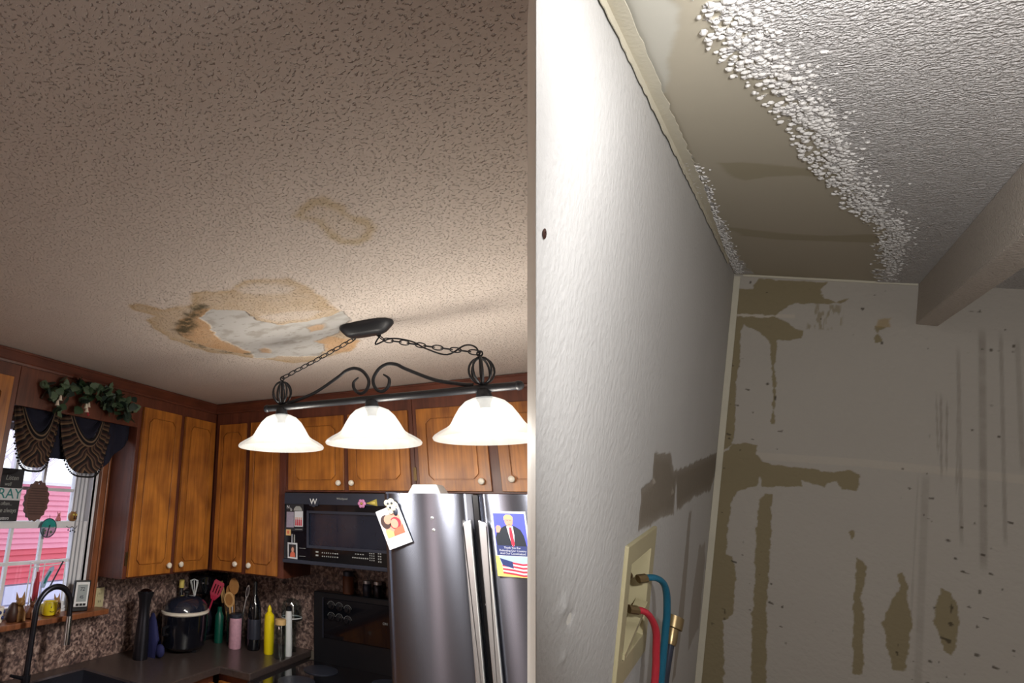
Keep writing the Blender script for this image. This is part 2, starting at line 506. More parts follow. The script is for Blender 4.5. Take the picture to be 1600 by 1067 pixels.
def text(body, fr, x, y, size, material, name, parent, depth=0.0006, z=0.0, align='CENTER', shear=0.0, rot=0.0, sx=1.0):
    cu = bpy.data.curves.new('t', 'FONT'); cu.body = body; cu.size = size; cu.extrude = depth; cu.align_x = align; cu.align_y = 'CENTER'; cu.shear = shear
    cu.resolution_u = 3
    ob = bpy.data.objects.new('t', cu); COL.objects.link(ob)
    dg = bpy.context.evaluated_depsgraph_get()
    me = bpy.data.meshes.new_from_object(ob.evaluated_get(dg))
    b = MB()
    cr_, sr_ = math.cos(rot), math.sin(rot)
    P = [fr(x + (v.co.x * cr_ * sx - v.co.y * sr_), y + (v.co.x * sr_ * sx + v.co.y * cr_), z + depth + v.co.z) for v in me.vertices]
    b.add(P, [tuple(p.vertices) for p in me.polygons])
    bpy.data.objects.remove(ob); bpy.data.meshes.remove(me); bpy.data.curves.remove(cu)
    return b.build(name, material, parent)

# ------------------------------------------------------------------ numpy surfaces with stains and relief
def _h(ix, iy, seed):
    n = (ix * 374761393 + iy * 668265263 + seed * 144269504) & 0xFFFFFFFF
    n = ((n ^ (n >> 13)) * 1274126177) & 0xFFFFFFFF
    return ((n ^ (n >> 16)) & 0xFFFF) / 65535.0
def vnoise(x, y, seed=1):
    ix = np.floor(x).astype(np.int64); iy = np.floor(y).astype(np.int64)
    fx = x - ix; fy = y - iy
    fx = fx * fx * (3 - 2 * fx); fy = fy * fy * (3 - 2 * fy)
    a = _h(ix, iy, seed); b = _h(ix + 1, iy, seed); c = _h(ix, iy + 1, seed); d = _h(ix + 1, iy + 1, seed)
    return (a * (1 - fx) + b * fx) * (1 - fy) + (c * (1 - fx) + d * fx) * fy
def fbm(x, y, octv=4, seed=1):
    t = 0; amp = 0.5; s = 0
    for i in range(octv):
        t = t + amp * vnoise(x * 2 ** i, y * 2 ** i, seed + i * 17); s += amp; amp *= 0.55
    return t / s
def sstep(e0, e1, x):
    t = np.clip((x - e0) / (e1 - e0), 0, 1); return t * t * (3 - 2 * t)
def sdf(px, py, poly):
    """signed distance to a polygon, positive inside"""
    out = np.full(px.shape, -1.0)
    P = np.array(poly); lo = P.min(0) - 0.12; hi = P.max(0) + 0.12
    sel = (px > lo[0]) & (px < hi[0]) & (py > lo[1]) & (py < hi[1])
    x = px[sel]; y = py[sel]
    d2 = np.full(x.shape, 1e9); ins = np.zeros(x.shape, bool)
    n = len(P)
    for i in range(n):
        ax, ay = P[i]; bx, by = P[(i + 1) % n]
        ex, ey = bx - ax, by - ay
        t = np.clip(((x - ax) * ex + (y - ay) * ey) / (ex * ex + ey * ey + 1e-12), 0, 1)
        d2 = np.minimum(d2, (x - ax - t * ex) ** 2 + (y - ay - t * ey) ** 2)
        if ay != by:
            ins ^= ((ay > y) != (by > y)) & (x < (bx - ax) * (y - ay) / (by - ay) + ax)
    d = np.sqrt(d2); out[sel] = np.where(ins, d, -d)
    return out
def region(px, py, poly, soft=0.004, rag=0.01, freq=40.0, seed=3):
    s = sdf(px, py, poly)
    return sstep(-soft, soft, s + rag * 2 * (fbm(px * freq, py * freq, 4, seed) - 0.5))

def surface(name, material, P3, nu, nv, attrs, skip=None, flip=False):
    """grid mesh from an (nv*nu, 3) array of points with named point attributes"""
    idx = np.arange(nu * nv).reshape(nv, nu)
    q = np.stack([idx[:-1, :-1], idx[:-1, 1:], idx[1:, 1:], idx[1:, :-1]], -1).reshape(-1, 4)
    if flip: q = q[:, ::-1]
    if skip is not None: q = q[~skip[q].all(1)]
    c = P3.mean(0)
    me = bpy.data.meshes.new(name)
    me.vertices.add(len(P3)); me.vertices.foreach_set('co', (P3 - c).astype(np.float32).ravel())
    me.loops.add(q.size); me.loops.foreach_set('vertex_index', np.ascontiguousarray(q).astype(np.int32).ravel())
    me.polygons.add(len(q)); me.polygons.foreach_set('loop_start', np.arange(0, q.size, 4, dtype=np.int32))
    me.update(calc_edges=True)
    me.polygons.foreach_set('use_smooth', np.ones(len(q), bool))
    for k, v in attrs.items():
        a = me.attributes.new(k, 'FLOAT', 'POINT'); a.data.foreach_set('value', v.astype(np.float32).ravel())
    me.materials.append(material)
    o = bpy.data.objects.new(name, me); o.location = c; COL.objects.link(o)
    return struct(o)
V3 = lambda v: np.array(v)

# ================================================================== KITCHEN SHELL
H = 2.44
xs = np.concatenate([np.linspace(0.05, 0.3, 4), np.arange(0.306, 2.705, 0.006)])
ys = np.concatenate([np.linspace(-5.6, -3.1, 12), np.arange(-3.094, -0.30, 0.006), np.linspace(-0.29, 0.0, 4)])
GX, GY = np.meshgrid(xs, ys); px = GX.ravel(); py = GY.ravel()
stain_p = [(1.284,-2.014),(1.338,-2.007),(1.368,-1.916),(1.492,-1.919),(1.568,-1.988),(1.612,-1.973),(1.687,-1.94),(1.777,-1.978),(1.845,-1.957),(1.904,-1.923),(1.921,-1.845),(1.927,-1.738),(1.922,-1.59),(1.898,-1.513),(1.832,-1.234),(1.748,-1.118),(1.624,-1.086),(1.481,-1.035),(1.396,-1.057),(1.352,-1.146),(1.29,-1.222),(1.241,-1.311),(1.157,-1.416),(1.142,-1.52),(1.144,-1.661),(1.178,-1.772),(1.227,-1.862),(1.29,-1.895),(1.261,-1.977)]
peel_p = [(1.529,-1.838),(1.57,-1.801),(1.625,-1.77),(1.608,-1.676),(1.654,-1.581),(1.739,-1.561),(1.828,-1.553),(1.932,-1.584),(1.909,-1.48),(1.844,-1.402),(1.762,-1.355),(1.68,-1.334),(1.676,-1.267),(1.639,-1.177),(1.571,-1.114),(1.491,-1.136),(1.411,-1.2),(1.326,-1.182),(1.281,-1.227),(1.335,-1.321),(1.334,-1.435),(1.341,-1.536),(1.368,-1.635),(1.424,-1.724),(1.434,-1.787)]
orange_p = [(1.487,-1.873),(1.529,-1.85),(1.427,-1.778),(1.416,-1.714),(1.359,-1.625),(1.33,-1.508),(1.335,-1.321),(1.288,-1.306),(1.241,-1.41),(1.197,-1.509),(1.213,-1.64),(1.249,-1.732),(1.336,-1.801)]
mold_p = [(1.515,-1.894),(1.536,-1.87),(1.405,-1.79),(1.312,-1.698),(1.241,-1.658),(1.236,-1.693),(1.243,-1.736),(1.311,-1.787),(1.407,-1.843)]
moldl_p = [(1.243,-1.736),(1.236,-1.693),(1.205,-1.581),(1.205,-1.457),(1.247,-1.373),(1.334,-1.300),(1.314,-1.288),(1.223,-1.369),(1.168,-1.458),(1.176,-1.583)]
light_p = [(1.711,-1.936),(1.774,-1.95),(1.848,-1.911),(1.882,-1.848),(1.84,-1.82),(1.772,-1.848),(1.714,-1.892)]
light2_p = [(1.628,-1.705),(1.723,-1.69),(1.83,-1.654),(1.865,-1.622),(1.791,-1.586),(1.674,-1.612)]
spots = [[(1.73,-1.495),(1.774,-1.505),(1.814,-1.5),(1.77,-1.443),(1.719,-1.441)],[(1.669,-1.323),(1.752,-1.354),(1.794,-1.299),(1.832,-1.234),(1.748,-1.118),(1.666,-1.124),(1.647,-1.173),(1.688,-1.261)],[(1.385,-1.332),(1.426,-1.348),(1.437,-1.305),(1.4,-1.266),(1.373,-1.289)]]
ringo = [(2.098,-2.224),(2.137,-2.252),(2.176,-2.27),(2.206,-2.261),(2.23,-2.22),(2.228,-2.175),(2.254,-2.112),(2.253,-2.06),(2.227,-2.023),(2.181,-2.004),(2.139,-2.037),(2.129,-2.098),(2.139,-2.169),(2.111,-2.198)]
ringi = [(2.112,-2.21),(2.141,-2.227),(2.175,-2.235),(2.199,-2.215),(2.212,-2.184),(2.212,-2.161),(2.234,-2.094),(2.227,-2.066),(2.196,-2.037),(2.155,-2.055),(2.151,-2.111),(2.157,-2.17),(2.137,-2.2)]
st = region(px, py, stain_p, 0.012, 0.016, 22)
s_in = sdf(px, py, stain_p)
st = st * (0.62 + 0.38 * np.exp(-np.maximum(s_in, 0) / 0.03)) * (0.75 + 0.5 * (fbm(px * 18, py * 18, 4, 9) - 0.25))
lt = np.maximum(region(px, py, light_p, 0.02, 0.012, 25), 0.9 * region(px, py, light2_p, 0.012, 0.01, 30))
st = st * (1 - 0.75 * lt)
rg = region(px, py, ringo, 0.012, 0.014, 26, 5) * (1 - 0.72 * region(px, py, ringi, 0.012, 0.012, 26, 6))
peel = region(px, py, peel_p, 0.003, 0.016, 30, 11)
org = region(px, py, orange_p, 0.008, 0.012, 30, 12) * (1 - peel) * (0.5 + 0.6 * fbm(px * 25, py * 25, 4, 19))
for s_ in spots:
    k = region(px, py, s_, 0.01, 0.016, 30, 13); org = np.maximum(org, 0.75 * k); peel = peel * (1 - 0.85 * k)
mold = np.maximum(region(px, py, mold_p, 0.03, 0.03, 34, 14) * (0.35 + 0.65 * sstep(0.20, 0.44, fbm(px * 60, py * 60, 4, 15))), 0.7 * region(px, py, moldl_p, 0.006, 0.012, 50, 16) * sstep(0.4, 0.55, fbm(px * 45, py * 45, 3, 21)))
specks = peel * np.maximum(sstep(0.66, 0.74, fbm(px * 26, py * 90, 4, 22)) * 0.5, sstep(0.5, 0.75, fbm(px * 14, py * 22, 5, 24)) * 0.45)
pop = (1 - 0.93 * peel)
sag = 0.012 * np.exp(-(((px - 1.5) / 0.4) ** 2 + ((py + 1.55) / 0.4) ** 2))
relief = 0.004 * (1 - peel) + 0.002 * peel * fbm(px * 20, py * 20, 3, 30)
P3 = np.stack([px, py, H - sag - relief + 0.004], 1)
M['popcorn'] = layered('popcorn_ceiling', (196, 186, 181),
    [('stain', (168, 140, 94)), ('ring', (166, 144, 100)), ('orange', (184, 148, 112)), ('peel', (174, 173, 174)), ('mold', (58, 57, 40)), ('specks', (120, 112, 100))],
    bump=(0.005, 160, 0.24, 0.45), bump_mask='pop', vary=0.05)
surface('ceiling', M['popcorn'], P3, len(xs), len(ys), dict(stain=np.clip(st * 0.85, 0, 1), ring=np.clip(rg * 0.6, 0, 1), orange=np.clip(org, 0, 1), peel=peel, mold=np.clip(mold, 0, 1) * 0.9, specks=specks, pop=pop), flip=True)
struct(MB().box(0.0, 2.70, -5.6, 0.1, H + 0.012, H + 0.07).build('ceiling_boards', M['house_wall']))

WIN = (-1.86, -1.105, 1.205, 2.17)      # window opening on the left wall: y0 y1 z0 z1
m_ = MB(wallA(0.0))
m_.prism([(-5.7, -0.1), (0.6, -0.1), (0.6, 3.3), (-5.7, 3.3)], 0.0, 0.11, holes=[[(WIN[0], WIN[2]), (WIN[1], WIN[2]), (WIN[1], WIN[3]), (WIN[0], WIN[3])]])
struct(m_.build('wall_left', M['house_wall']))
struct(MB().box(0.11, 3.06, 0.0, 0.1, 0, H).build('wall_back', M['house_wall']))
struct(MB().prism([(2.698, -2.44), (2.76, -2.18), (3.06, -0.34), (3.06, 0.0), (2.698, 0.0)], H + 0.001, H + 0.07).build('ceiling_side', M['popcorn']))
struct(MB().box(0.0, 5.7, -5.7, 0.6, -0.1, 0.0).build('floor', M['floor_vinyl']))
struct(MB().box(0.0, 5.7, -5.7, 0.6, 3.3, 3.4).build('roof', M['house_wall']))
struct(MB().box(5.6, 5.7, -5.7, 0.6, 0.0, 3.3).build('wall_east', M['house_wall']))
struct(MB().box(0.11, 5.6, -5.7, -5.6, 0.0, 3.3).build('wall_south', M['house_wall']))
struct(MB().box(0.11, 5.6, 0.5, 0.6, 0.0, 3.3).build('wall_north', M['house_wall']))
# marbled backsplashes on both walls
struct(MB(wallA(0.11)).box(-3.2, 0.0, 0.95, 1.19, 0.0, 0.008).box(-1.03, 0.0, 1.19, 1.40, 0.0, 0.008).build('backsplash_left', M['marble']))
struct(MB(wallB(0.0)).box(0.118, 1.72, 0.95, 1.87, 0.0, 0.008).build('backsplash_back', M['marble']))

# crown moulding along the top of cabinets and window board
def crown(fr, a, b, mt, name):
    k = MB(fr)
    prof = [(0.0, -0.062), (0.012, -0.062), (0.016, -0.052), (0.014, -0.046), (0.024, -0.030), (0.036, -0.012), (0.040, -0.010), (0.040, 0.0), (0.0, 0.0)]
    P = [fr(a, H - 0.004 + h, z) for z, h in prof] + [fr(b, H - 0.004 + h, z) for z, h in prof]
    n = len(prof)
    k.add(P, [(i, (i + 1) % n, n + (i + 1) % n, n + i) for i in range(n)] + [tuple(range(n)), tuple(range(2 * n - 1, n - 1, -1))])
    return struct(k.build(name, mt))
crown(wallA(0.33), -3.2, -0.29, M['trim_wood'], 'trim_1')
crown(wallB(-0.33), 0.29, 2.52, M['trim_wood_x'], 'trim_2')
struct(MB(wallA(0.315)).box(-1.822, -1.045, 2.185, H - 0.006, 0.0, 0.015).build('trim_3', M['frame_wood'], bevel=0.002))   # board over the window

# ================================================================== WALL CABINETS
def chamf(x0, x1, y0, y1, c):
    return [(x0 + c, y0), (x1 - c, y0), (x1, y0 + c), (x1, y1 - c), (x1 - c, y1), (x0 + c, y1), (x0, y1 - c), (x0, y0 + c)]
def cab_door(fr, x0, x1, y0, y1, parent, knob=None, hinge=None):
    ix, iy = 0.05, 0.055
    if x1 - x0 < 0.25: ix = 0.035
    o_in = chamf(x0 + ix, x1 - ix, y0 + iy, y1 - iy, 0.026)
    p_in = chamf(x0 + ix + 0.0055, x1 - ix - 0.0055, y0 + iy + 0.0055, y1 - iy - 0.0055, 0.025)
    d = MB(fr)
    d.box(x0, x1, y0, y1, 0.002, 0.010)
    d.prism([(x0, y0), (x1, y0), (x1, y1), (x0, y1)], 0.010, 0.019, holes=[o_in])
    dr = d.build('door', M['door_wood'], parent, bevel=0.0015)
    MB(fr).prism(p_in, 0.0101, 0.0185).build('panel', M['panel_wood'], dr, bevel=0.001)
    if knob:
        c = fr(knob[0], knob[1], 0.019)
        MB().lathe([(0.006, 0), (0.006, 0.008), (0.014, 0.012), (0.0165, 0.019), (0.014, 0.026), (0.006, 0.030)], c, 16, fr.n).build('knob', M['porcelain'], dr, smooth=True)
    if hinge:
        MB(fr).box(hinge[0] - 0.008, hinge[0] + 0.008, hinge[1] - 0.035, hinge[1] + 0.035, 0.0015, 0.006).build('hinge', M['brass_dark'], dr)
    return dr
def cabinet(label, fr, x0, x1, z0, z1, depth, doors, side_wood='frame_wood'):
    t = thing('wall_cabinet', label, 'cabinet', fr((x0 + x1) / 2, z0, -depth / 2), None)
    b = MB(fr)
    b.box(x0, x1, z0, z1, -depth, -0.016)
    b.build('body', M[side_wood], t)
    f = MB(fr)
    holes = [[(d[0] + 0.012, d[2] + 0.012), (d[1] - 0.012, d[2] + 0.012), (d[1] - 0.012, d[3] - 0.012), (d[0] + 0.012, d[3] - 0.012)] for d in doors]
    f.prism([(x0, z0), (x1, z0), (x1, z1), (x0, z1)], -0.016, 0.0, holes=holes)
    f.build('face_frame', M['frame_wood'], t, bevel=0.0015)
    for d in doors: cab_door(fr, *d[:4], t, d[4] if len(d) > 4 else None, d[5] if len(d) > 5 else None)
    return t
ZT = H - 0.008
A = wallA(0.33); B = wallB(-0.33)
cabinet('tall orange-brown wall cabinet between the window and the room corner, two long doors', A, -1.045, -0.001, 1.368, ZT, 0.212,
        [(-1.020, -0.694, 1.378, 2.310, (-0.722, 1.422), (-1.03, 1.47)), (-0.650, -0.347, 1.378, 2.310, (-0.620, 1.422))])
cabinet('wall cabinet right of the room corner, two narrow orange-brown doors beside the microwave', B, 0.345, 0.912, 1.368, ZT, 0.325,
        [(0.385, 0.609, 1.378, 2.295, (0.579, 1.425)), (0.649, 0.872, 1.378, 2.295, (0.683, 1.425))])
cabinet('short reddish wall cabinet directly above the microwave, behind the left and middle lamps', B, 0.914, 1.735, 1.858, ZT, 0.325,
        [(0.945, 1.320, 1.868, 2.300, (1.294, 1.908)), (1.350, 1.712, 1.868, 2.300, (1.375, 1.908), (1.735, 1.955))])
cabinet('short reddish wall cabinet above the fridge, behind the right lamp', B, 1.737, 2.515, 1.858, ZT, 0.325,
        [(1.762, 2.118, 1.868, 2.300, (2.076, 1.915)), (2.165, 2.49, 1.868, 2.300, (2.215, 1.925))])
cabinet('dark wall cabinet left of the window, cut by the left edge of the view', A, -2.75, -1.824, 1.368, ZT, 0.212,
        [(-2.70, -2.31, 1.378, 2.31, (-2.34, 1.42)), (-2.26, -1.86, 1.378, 2.31, (-2.23, 1.42))])

# ================================================================== WINDOW
wf = wallA(0.0)
w1 = MB(wf)
y0, y1, z0, z1 = WIN
w1.prism([(y0, z0), (y1, z0), (y1, z1), (y0, z1)], 0.02, 0.112, holes=[[(y0 + 0.03, z0 + 0.02), (y1 - 0.035, z0 + 0.02), (y1 - 0.035, z1 - 0.03), (y0 + 0.03, z1 - 0.03)]])
win = struct(w1.build('window_1', M['white_vinyl'], bevel=0.002))
def sash(yl, yr, zl, zh, n0, n1, st, name, vs, hs):
    b = MB(wf)
    b.prism([(yl, zl), (yr, zl), (yr, zh), (yl, zh)], n0, n1, holes=[[(yl + st, zl + 0.035), (yr - st, zl + 0.035), (yr - st, zh - 0.034), (yl + st, zh - 0.034)]])
    s_ = b.build(name, M['white_vinyl'], win, bevel=0.002)
    for v in vs: MB(wf).box(v - 0.008, v + 0.008, zl + 0.03, zh - 0.03, n0 + 0.008, n1 - 0.008).build('muntin', M['white_vinyl'], s_)
    for h in hs: MB(wf).box(yl + st, yr - st, h - 0.008, h + 0.008, n0 + 0.009, n1 - 0.009).build('muntin', M['white_vinyl'], s_)
    ye = [yl + st] + list(vs) + [yr - st]; ze = [zl + 0.035] + list(hs) + [zh - 0.034]
    for i in range(len(ye) - 1):
        for j in range(len(ze) - 1):
            MB(wf).box(ye[i], ye[i + 1], ze[j], ze[j + 1], (n0 + n1) / 2 - 0.002, (n0 + n1) / 2 + 0.002).build('pane', M['pane'], s_)
sash(y0 + 0.03, y1 - 0.035, 1.225, 1.656, 0.07, 0.105, 0.085, 'lower_sash', (-1.757, -1.582, -1.407), (1.457,))
sash(y0 + 0.03, y1 - 0.035, 1.622, 2.14, 0.03, 0.066, 0.085, 'upper_sash', (-1.730, -1.590, -1.420), (1.818,))
# tracks at the right jamb
M['track_grey'] = mat('track_grey', (150, 152, 160), 0.4)
for q in range(3): struct(MB(wf).box(y1 - 0.120 + q * 0.026, y1 - 0.112 + q * 0.026, 1.24, 2.12, 0.1052 if q > 0 else 0.1051, 0.1075).build('window_track', M['track_grey'], win))
struct(MB(wf).box(y1 - 0.034, y1 - 0.018, 1.225, 2.14, 0.106, 0.112).build('window_track', M['white_vinyl'], win))
cs = MB(wallA(0.11))
cs.box(-1.105, -1.046, 1.19, 2.18, 0.0, 0.022).box(-1.105, -1.09, 1.19, 2.18, 0.022, 0.028).box(-1.062, -1.046, 1.19, 2.18, 0.022, 0.030)
struct(cs.build('trim_4', M['casing_wood'], bevel=0.003))
struct(MB(wallA(0.11)).box(-1.822, -1.86 + 0.0, 1.19, 2.18, 0.0, 0.022).build('trim_5', M['casing_wood']))
struct(MB(wallA(0.08)).box(-1.82, -1.02, 1.186, 1.212, 0.032, 0.15).build('window_sill', M['casing_wood'], bevel=0.004))
struct(MB(wallA(0.11)).box(-1.86, -1.105, 2.17, 2.185, 0.0, 0.02).build('trim_6', M['casing_wood']))

# ------------------------------------------------------------------ outside: neighbour's shed, ground, bare trees
shed = thing('shed', 'pink red clapboard shed outside the window', 'shed', (-2.6, 0.3, 0.0))
so = wallA(-2.5)
MB(so).box(-1.6, 3.0, 0.0, 1.93, -1.5, -0.03).build('body', M['block'], shed)
zz = 0.98
k = 0
while zz < 1.90:
    hgt = 0.052
    MB(so).add([so(y, z, n) for y in (-1.6, 3.0) for z, n in ((zz, 0.0), (zz + hgt, -0.016), (zz + hgt, -0.03), (zz, -0.03))],
               [(0, 1, 5, 4), (1, 2, 6, 5), (2, 3, 7, 6), (3, 0, 4, 7), (0, 3, 2, 1), (4, 5, 6, 7)]).build('plank', M['siding'] if zz > 1.28 else M['siding_low'], shed)
    zz += hgt + 0.001; k += 1
for i in range(11):
    MB(so).box(-1.58 + i * 0.41, -1.20 + i * 0.41, 0.80, 0.965, -0.03, 0.0).build('block', M['block'], shed, bevel=0.004)
    MB(so).box(-1.58 + i * 0.41, -1.20 + i * 0.41, 0.60, 0.785, -0.03, 0.0).build('block', M['block'], shed, bevel=0.004)
MB(so).box(-1.62, 3.05, 1.925, 1.955, -1.55, 0.03).build('roof', M['snow'], shed)
struct(MB().box(-16, -0.02, -8, 14, -0.2, 0.0).build('ground', M['snow']))
for i, (x, y, h) in enumerate(((-5.2, 0.9, 4.2), (-5.8, 1.9, 4.6), (-9.4, 4.6, 4.6), (-7.2, 0.2, 3.8))):
    random.seed(20 + i)
    t = thing('bare_tree', ['pale bare tree behind the shed, seen through the leftmost upper panes', 'pale bare tree behind the shed, tallest through the upper panes',
              'pale bare tree behind the shed, farthest back through the upper panes', 'pale bare tree behind the shed, shortest through the upper panes'][i], 'tree', (x, y, 0), 'bare trees beyond the shed')
    MB().tube([(x, y, 0), (x + 0.05, y, h * 0.5), (x, y + 0.05, h)], [0.09, 0.06, 0.01], 7).build('trunk', M['bark'], t, smooth=True)
    b = MB()
    for j in range(26):
        z = h * random.uniform(0.35, 0.92); a = random.uniform(0, 6.28); L = random.uniform(0.5, 1.2)
        p0 = Vector((x + 0.03, y, z)); d = Vector((math.cos(a), math.sin(a), random.uniform(0.5, 1.1))).normalized()
        p1 = p0 + d * L * 0.5; p2 = p0 + d * L + Vector((0, 0, 0.12))
        b.tube([p0, p1, p2], [0.022, 0.013, 0.004], 5)
        for q in range(3):
            a2 = a + random.uniform(-1, 1); d2 = Vector((math.cos(a2), math.sin(a2), 0.8)).normalized()
            s0 = p0.lerp(p2, random.uniform(0.4, 0.9)); b.tube([s0, s0 + d2 * L * 0.4], [0.009, 0.003], 4)
    b.build('branches', M['bark'], t, kind='stuff')

# ================================================================== PENDANT LIGHT
LY = -1.38
pl = thing('pendant_light', 'black iron three-lamp pendant with white bell glass shades hanging over the kitchen', 'lamp', (1.94, LY, H))
cp = MB()
pts = []
for kx, kz in ((0, 1),):
    ring = []
def oval(l, w, z, n=20):
    out = []
    for i in range(n):
        a = 2 * math.pi * i / n
        cx = math.copysign(abs(math.cos(a)) ** 0.7, math.cos(a)); sy = math.copysign(abs(math.sin(a)) ** 0.9, math.sin(a))
        out.append((1.94 + cx * l, LY - 0.03 + sy * w, z))
    return out
levels = [oval(0.108, 0.052, H - 0.004), oval(0.108, 0.052, H - 0.012), oval(0.100, 0.046, H - 0.022), oval(0.082, 0.034, H - 0.040), oval(0.070, 0.026, H - 0.046)]
P = [p for l in levels for p in l]; n = 20
cp.add(P, [(i * n + k_, i * n + (k_ + 1) % n, (i + 1) * n + (k_ + 1) % n, (i + 1) * n + k_) for i in range(4) for k_ in range(n)] + [tuple(range(n)), tuple(4 * n + q for q in range(n))])
cp.build('canopy', M['black_iron'], pl, smooth=True)
BZ = 2.152
MB().tube([(1.475, LY, BZ), (2.44, LY, BZ)], 0.0135, 14).ball((1.472, LY, BZ), 0.016).ball((2.443, LY, BZ), 0.016).build('bar', M['black_iron'], pl, smooth=True)
XL, XM, XR = 1.545, 1.940, 2.335
def curve(pts, n=6):
    out = []
    P = [Vector(p) for p in pts]
    for i in range(len(P) - 1):
        p0 = P[max(i - 1, 0)]; p1 = P[i]; p2 = P[i + 1]; p3 = P[min(i + 2, len(P) - 1)]
        for k_ in range(n):
            t = k_ / n
            out.append(0.5 * ((2 * p1) + (p2 - p0) * t + (2 * p0 - 5 * p1 + 4 * p2 - p3) * t * t + (3 * p1 - p0 - 3 * p2 + p3) * t ** 3))
    out.append(P[-1]); return out
scr = [(1.575, 2.168), (1.62, 2.176), (1.704, 2.200), (1.802, 2.250), (1.838, 2.272), (1.874, 2.278), (1.908, 2.262), (1.931, 2.225), (1.922, 2.190), (1.897, 2.177), (1.873, 2.194), (1.869, 2.222), (1.890, 2.240)]
rads = None
for sgn in (1, -1):
    c = curve([(1.94 + sgn * (x - 1.94), LY, z) for x, z in scr])
    MB().tube(c, [0.0065] * (len(c) - 10) + [0.0065 - 0.0004 * q for q in range(10)], 8).build('scroll', M['black_iron'], pl, smooth=True)
for cx in (XL, XR):
    b = MB(); cz = 2.213; r = 0.040
    for q in range(4):
        a = q * math.pi / 4 + 0.3
        b.tube([(cx + r * math.sin(t) * math.cos(a), LY + r * math.sin(t) * math.sin(a), cz + 1.15 * r * math.cos(t)) for t in [2 * math.pi * j / 22 for j in range(22)]], 0.0036, 6, close=True)
    b.tube([(cx, LY, BZ), (cx, LY, cz + 0.052)], 0.005, 8)
    b.tube([(cx + 0.009 * math.cos(t), LY, cz + 0.060 + 0.009 * math.sin(t)) for t in [2 * math.pi * j / 14 for j in range(14)]], 0.003, 6, close=True)
    b.build('wire_cage', M['black_iron'], pl, smooth=True)
link_me = None
def chain(path, nlinks):
    """a chain along a polyline: hook as the part, each link a sub-part"""
    global link_me
    path = [Vector(p) for p in path]
    hook = MB().tube([path[0] + Vector((0.008 * math.cos(t), 0, 0.004 + 0.008 * math.sin(t))) for t in [2 * math.pi * j / 12 for j in range(12)]], 0.0026, 6, close=True)
    hk = hook.build('chain', M['black_iron'], pl, smooth=True)
    seg = [(path[i + 1] - path[i]).length for i in range(len(path) - 1)]; tot = sum(seg)
    for q in range(nlinks):
        s_ = tot * (q + 0.5) / nlinks; i = 0
        while i < len(seg) - 1 and s_ > seg[i]: s_ -= seg[i]; i += 1
        d = (path[i + 1] - path[i]).normalized(); c = path[i] + d * s_
        hl = tot / nlinks * 0.64
        if link_me is None:
            k_ = MB().tube([(0.0085 * math.cos(t), 0, (1.0 * 0.0215) * math.sin(t)) for t in [2 * math.pi * j / 16 for j in range(16)]], 0.0022, 6, close=True)
            o = k_.build('link', M['black_iron'], hk, smooth=True); link_me = o.data
        else:
            o = bpy.data.objects.new('link', link_me); o.parent = hk; COL.objects.link(o)
        rot = d.to_track_quat('Z', 'Y').to_matrix() @ Matrix.Rotation((math.pi / 2 if q % 2 else 0.15) + 0.2, 3, 'Z')
        o.rotation_euler = rot.to_euler(); o.location = c - origin(hk)
        o.scale = (1, 1, hl / 0.0215)
chain([(1.874, LY, 2.396), (1.70, LY, 2.330), (1.548, LY, 2.276)], 11)
rp = curve([(1.978, LY, 2.396), (2.00, LY, 2.375), (2.07, LY, 2.353), (2.16, LY, 2.325), (2.25, LY, 2.299), (2.333, LY, 2.276)], 4)
chain(rp, 12)
wv = curve([(1.985, LY, 2.396), (1.968, LY - 0.01, 2.358), (2.03, LY - 0.008, 2.372), (2.10, LY + 0.008, 2.355), (2.16, LY - 0.012, 2.312), (2.225, LY + 0.01, 2.287), (2.29, LY - 0.006, 2.307), (2.325, LY, 2.296), (2.337, LY, 2.255)], 6)
MB().tube(wv, 0.003, 6).build('cord', M['black_iron'], pl, smooth=True)
prof = [(0.022, 0.0), (0.040, -0.004), (0.062, -0.014), (0.082, -0.034), (0.098, -0.060), (0.110, -0.082), (0.117, -0.092), (0.128, -0.100), (0.150, -0.112), (0.168, -0.124), (0.172, -0.130), (0.170, -0.136),
        (0.164, -0.134), (0.146, -0.119), (0.124, -0.107), (0.113, -0.099), (0.105, -0.084), (0.093, -0.062), (0.077, -0.038), (0.058, -0.019), (0.038, -0.009), (0.022, -0.005)]
SZ = 2.122
for cx in (XL, XM, XR):
    MB().lathe([(0.012, BZ - SZ), (0.020, BZ - SZ - 0.006), (0.024, 0.010), (0.026, 0.004), (0.026, -0.004), (0.018, -0.02), (0.016, -0.05)], (cx, LY, SZ), 18).build('lamp_holder', M['black_iron'], pl, smooth=True)
    sh = MB().lathe(prof + [prof[0]], (cx, LY, SZ), 40, closed=False).build('glass_shade', M['shade_glass'], pl, smooth=True)
    MB().ball((cx, LY, SZ - 0.056), 0.023, sc=(1, 1, 1.3)).build('bulb', M['bulb'], sh, smooth=True)
    light('pendant_bulb', 'POINT', (cx, LY, SZ - 0.112), LAMP_W, (1.0, 0.97, 0.91), 0.06)

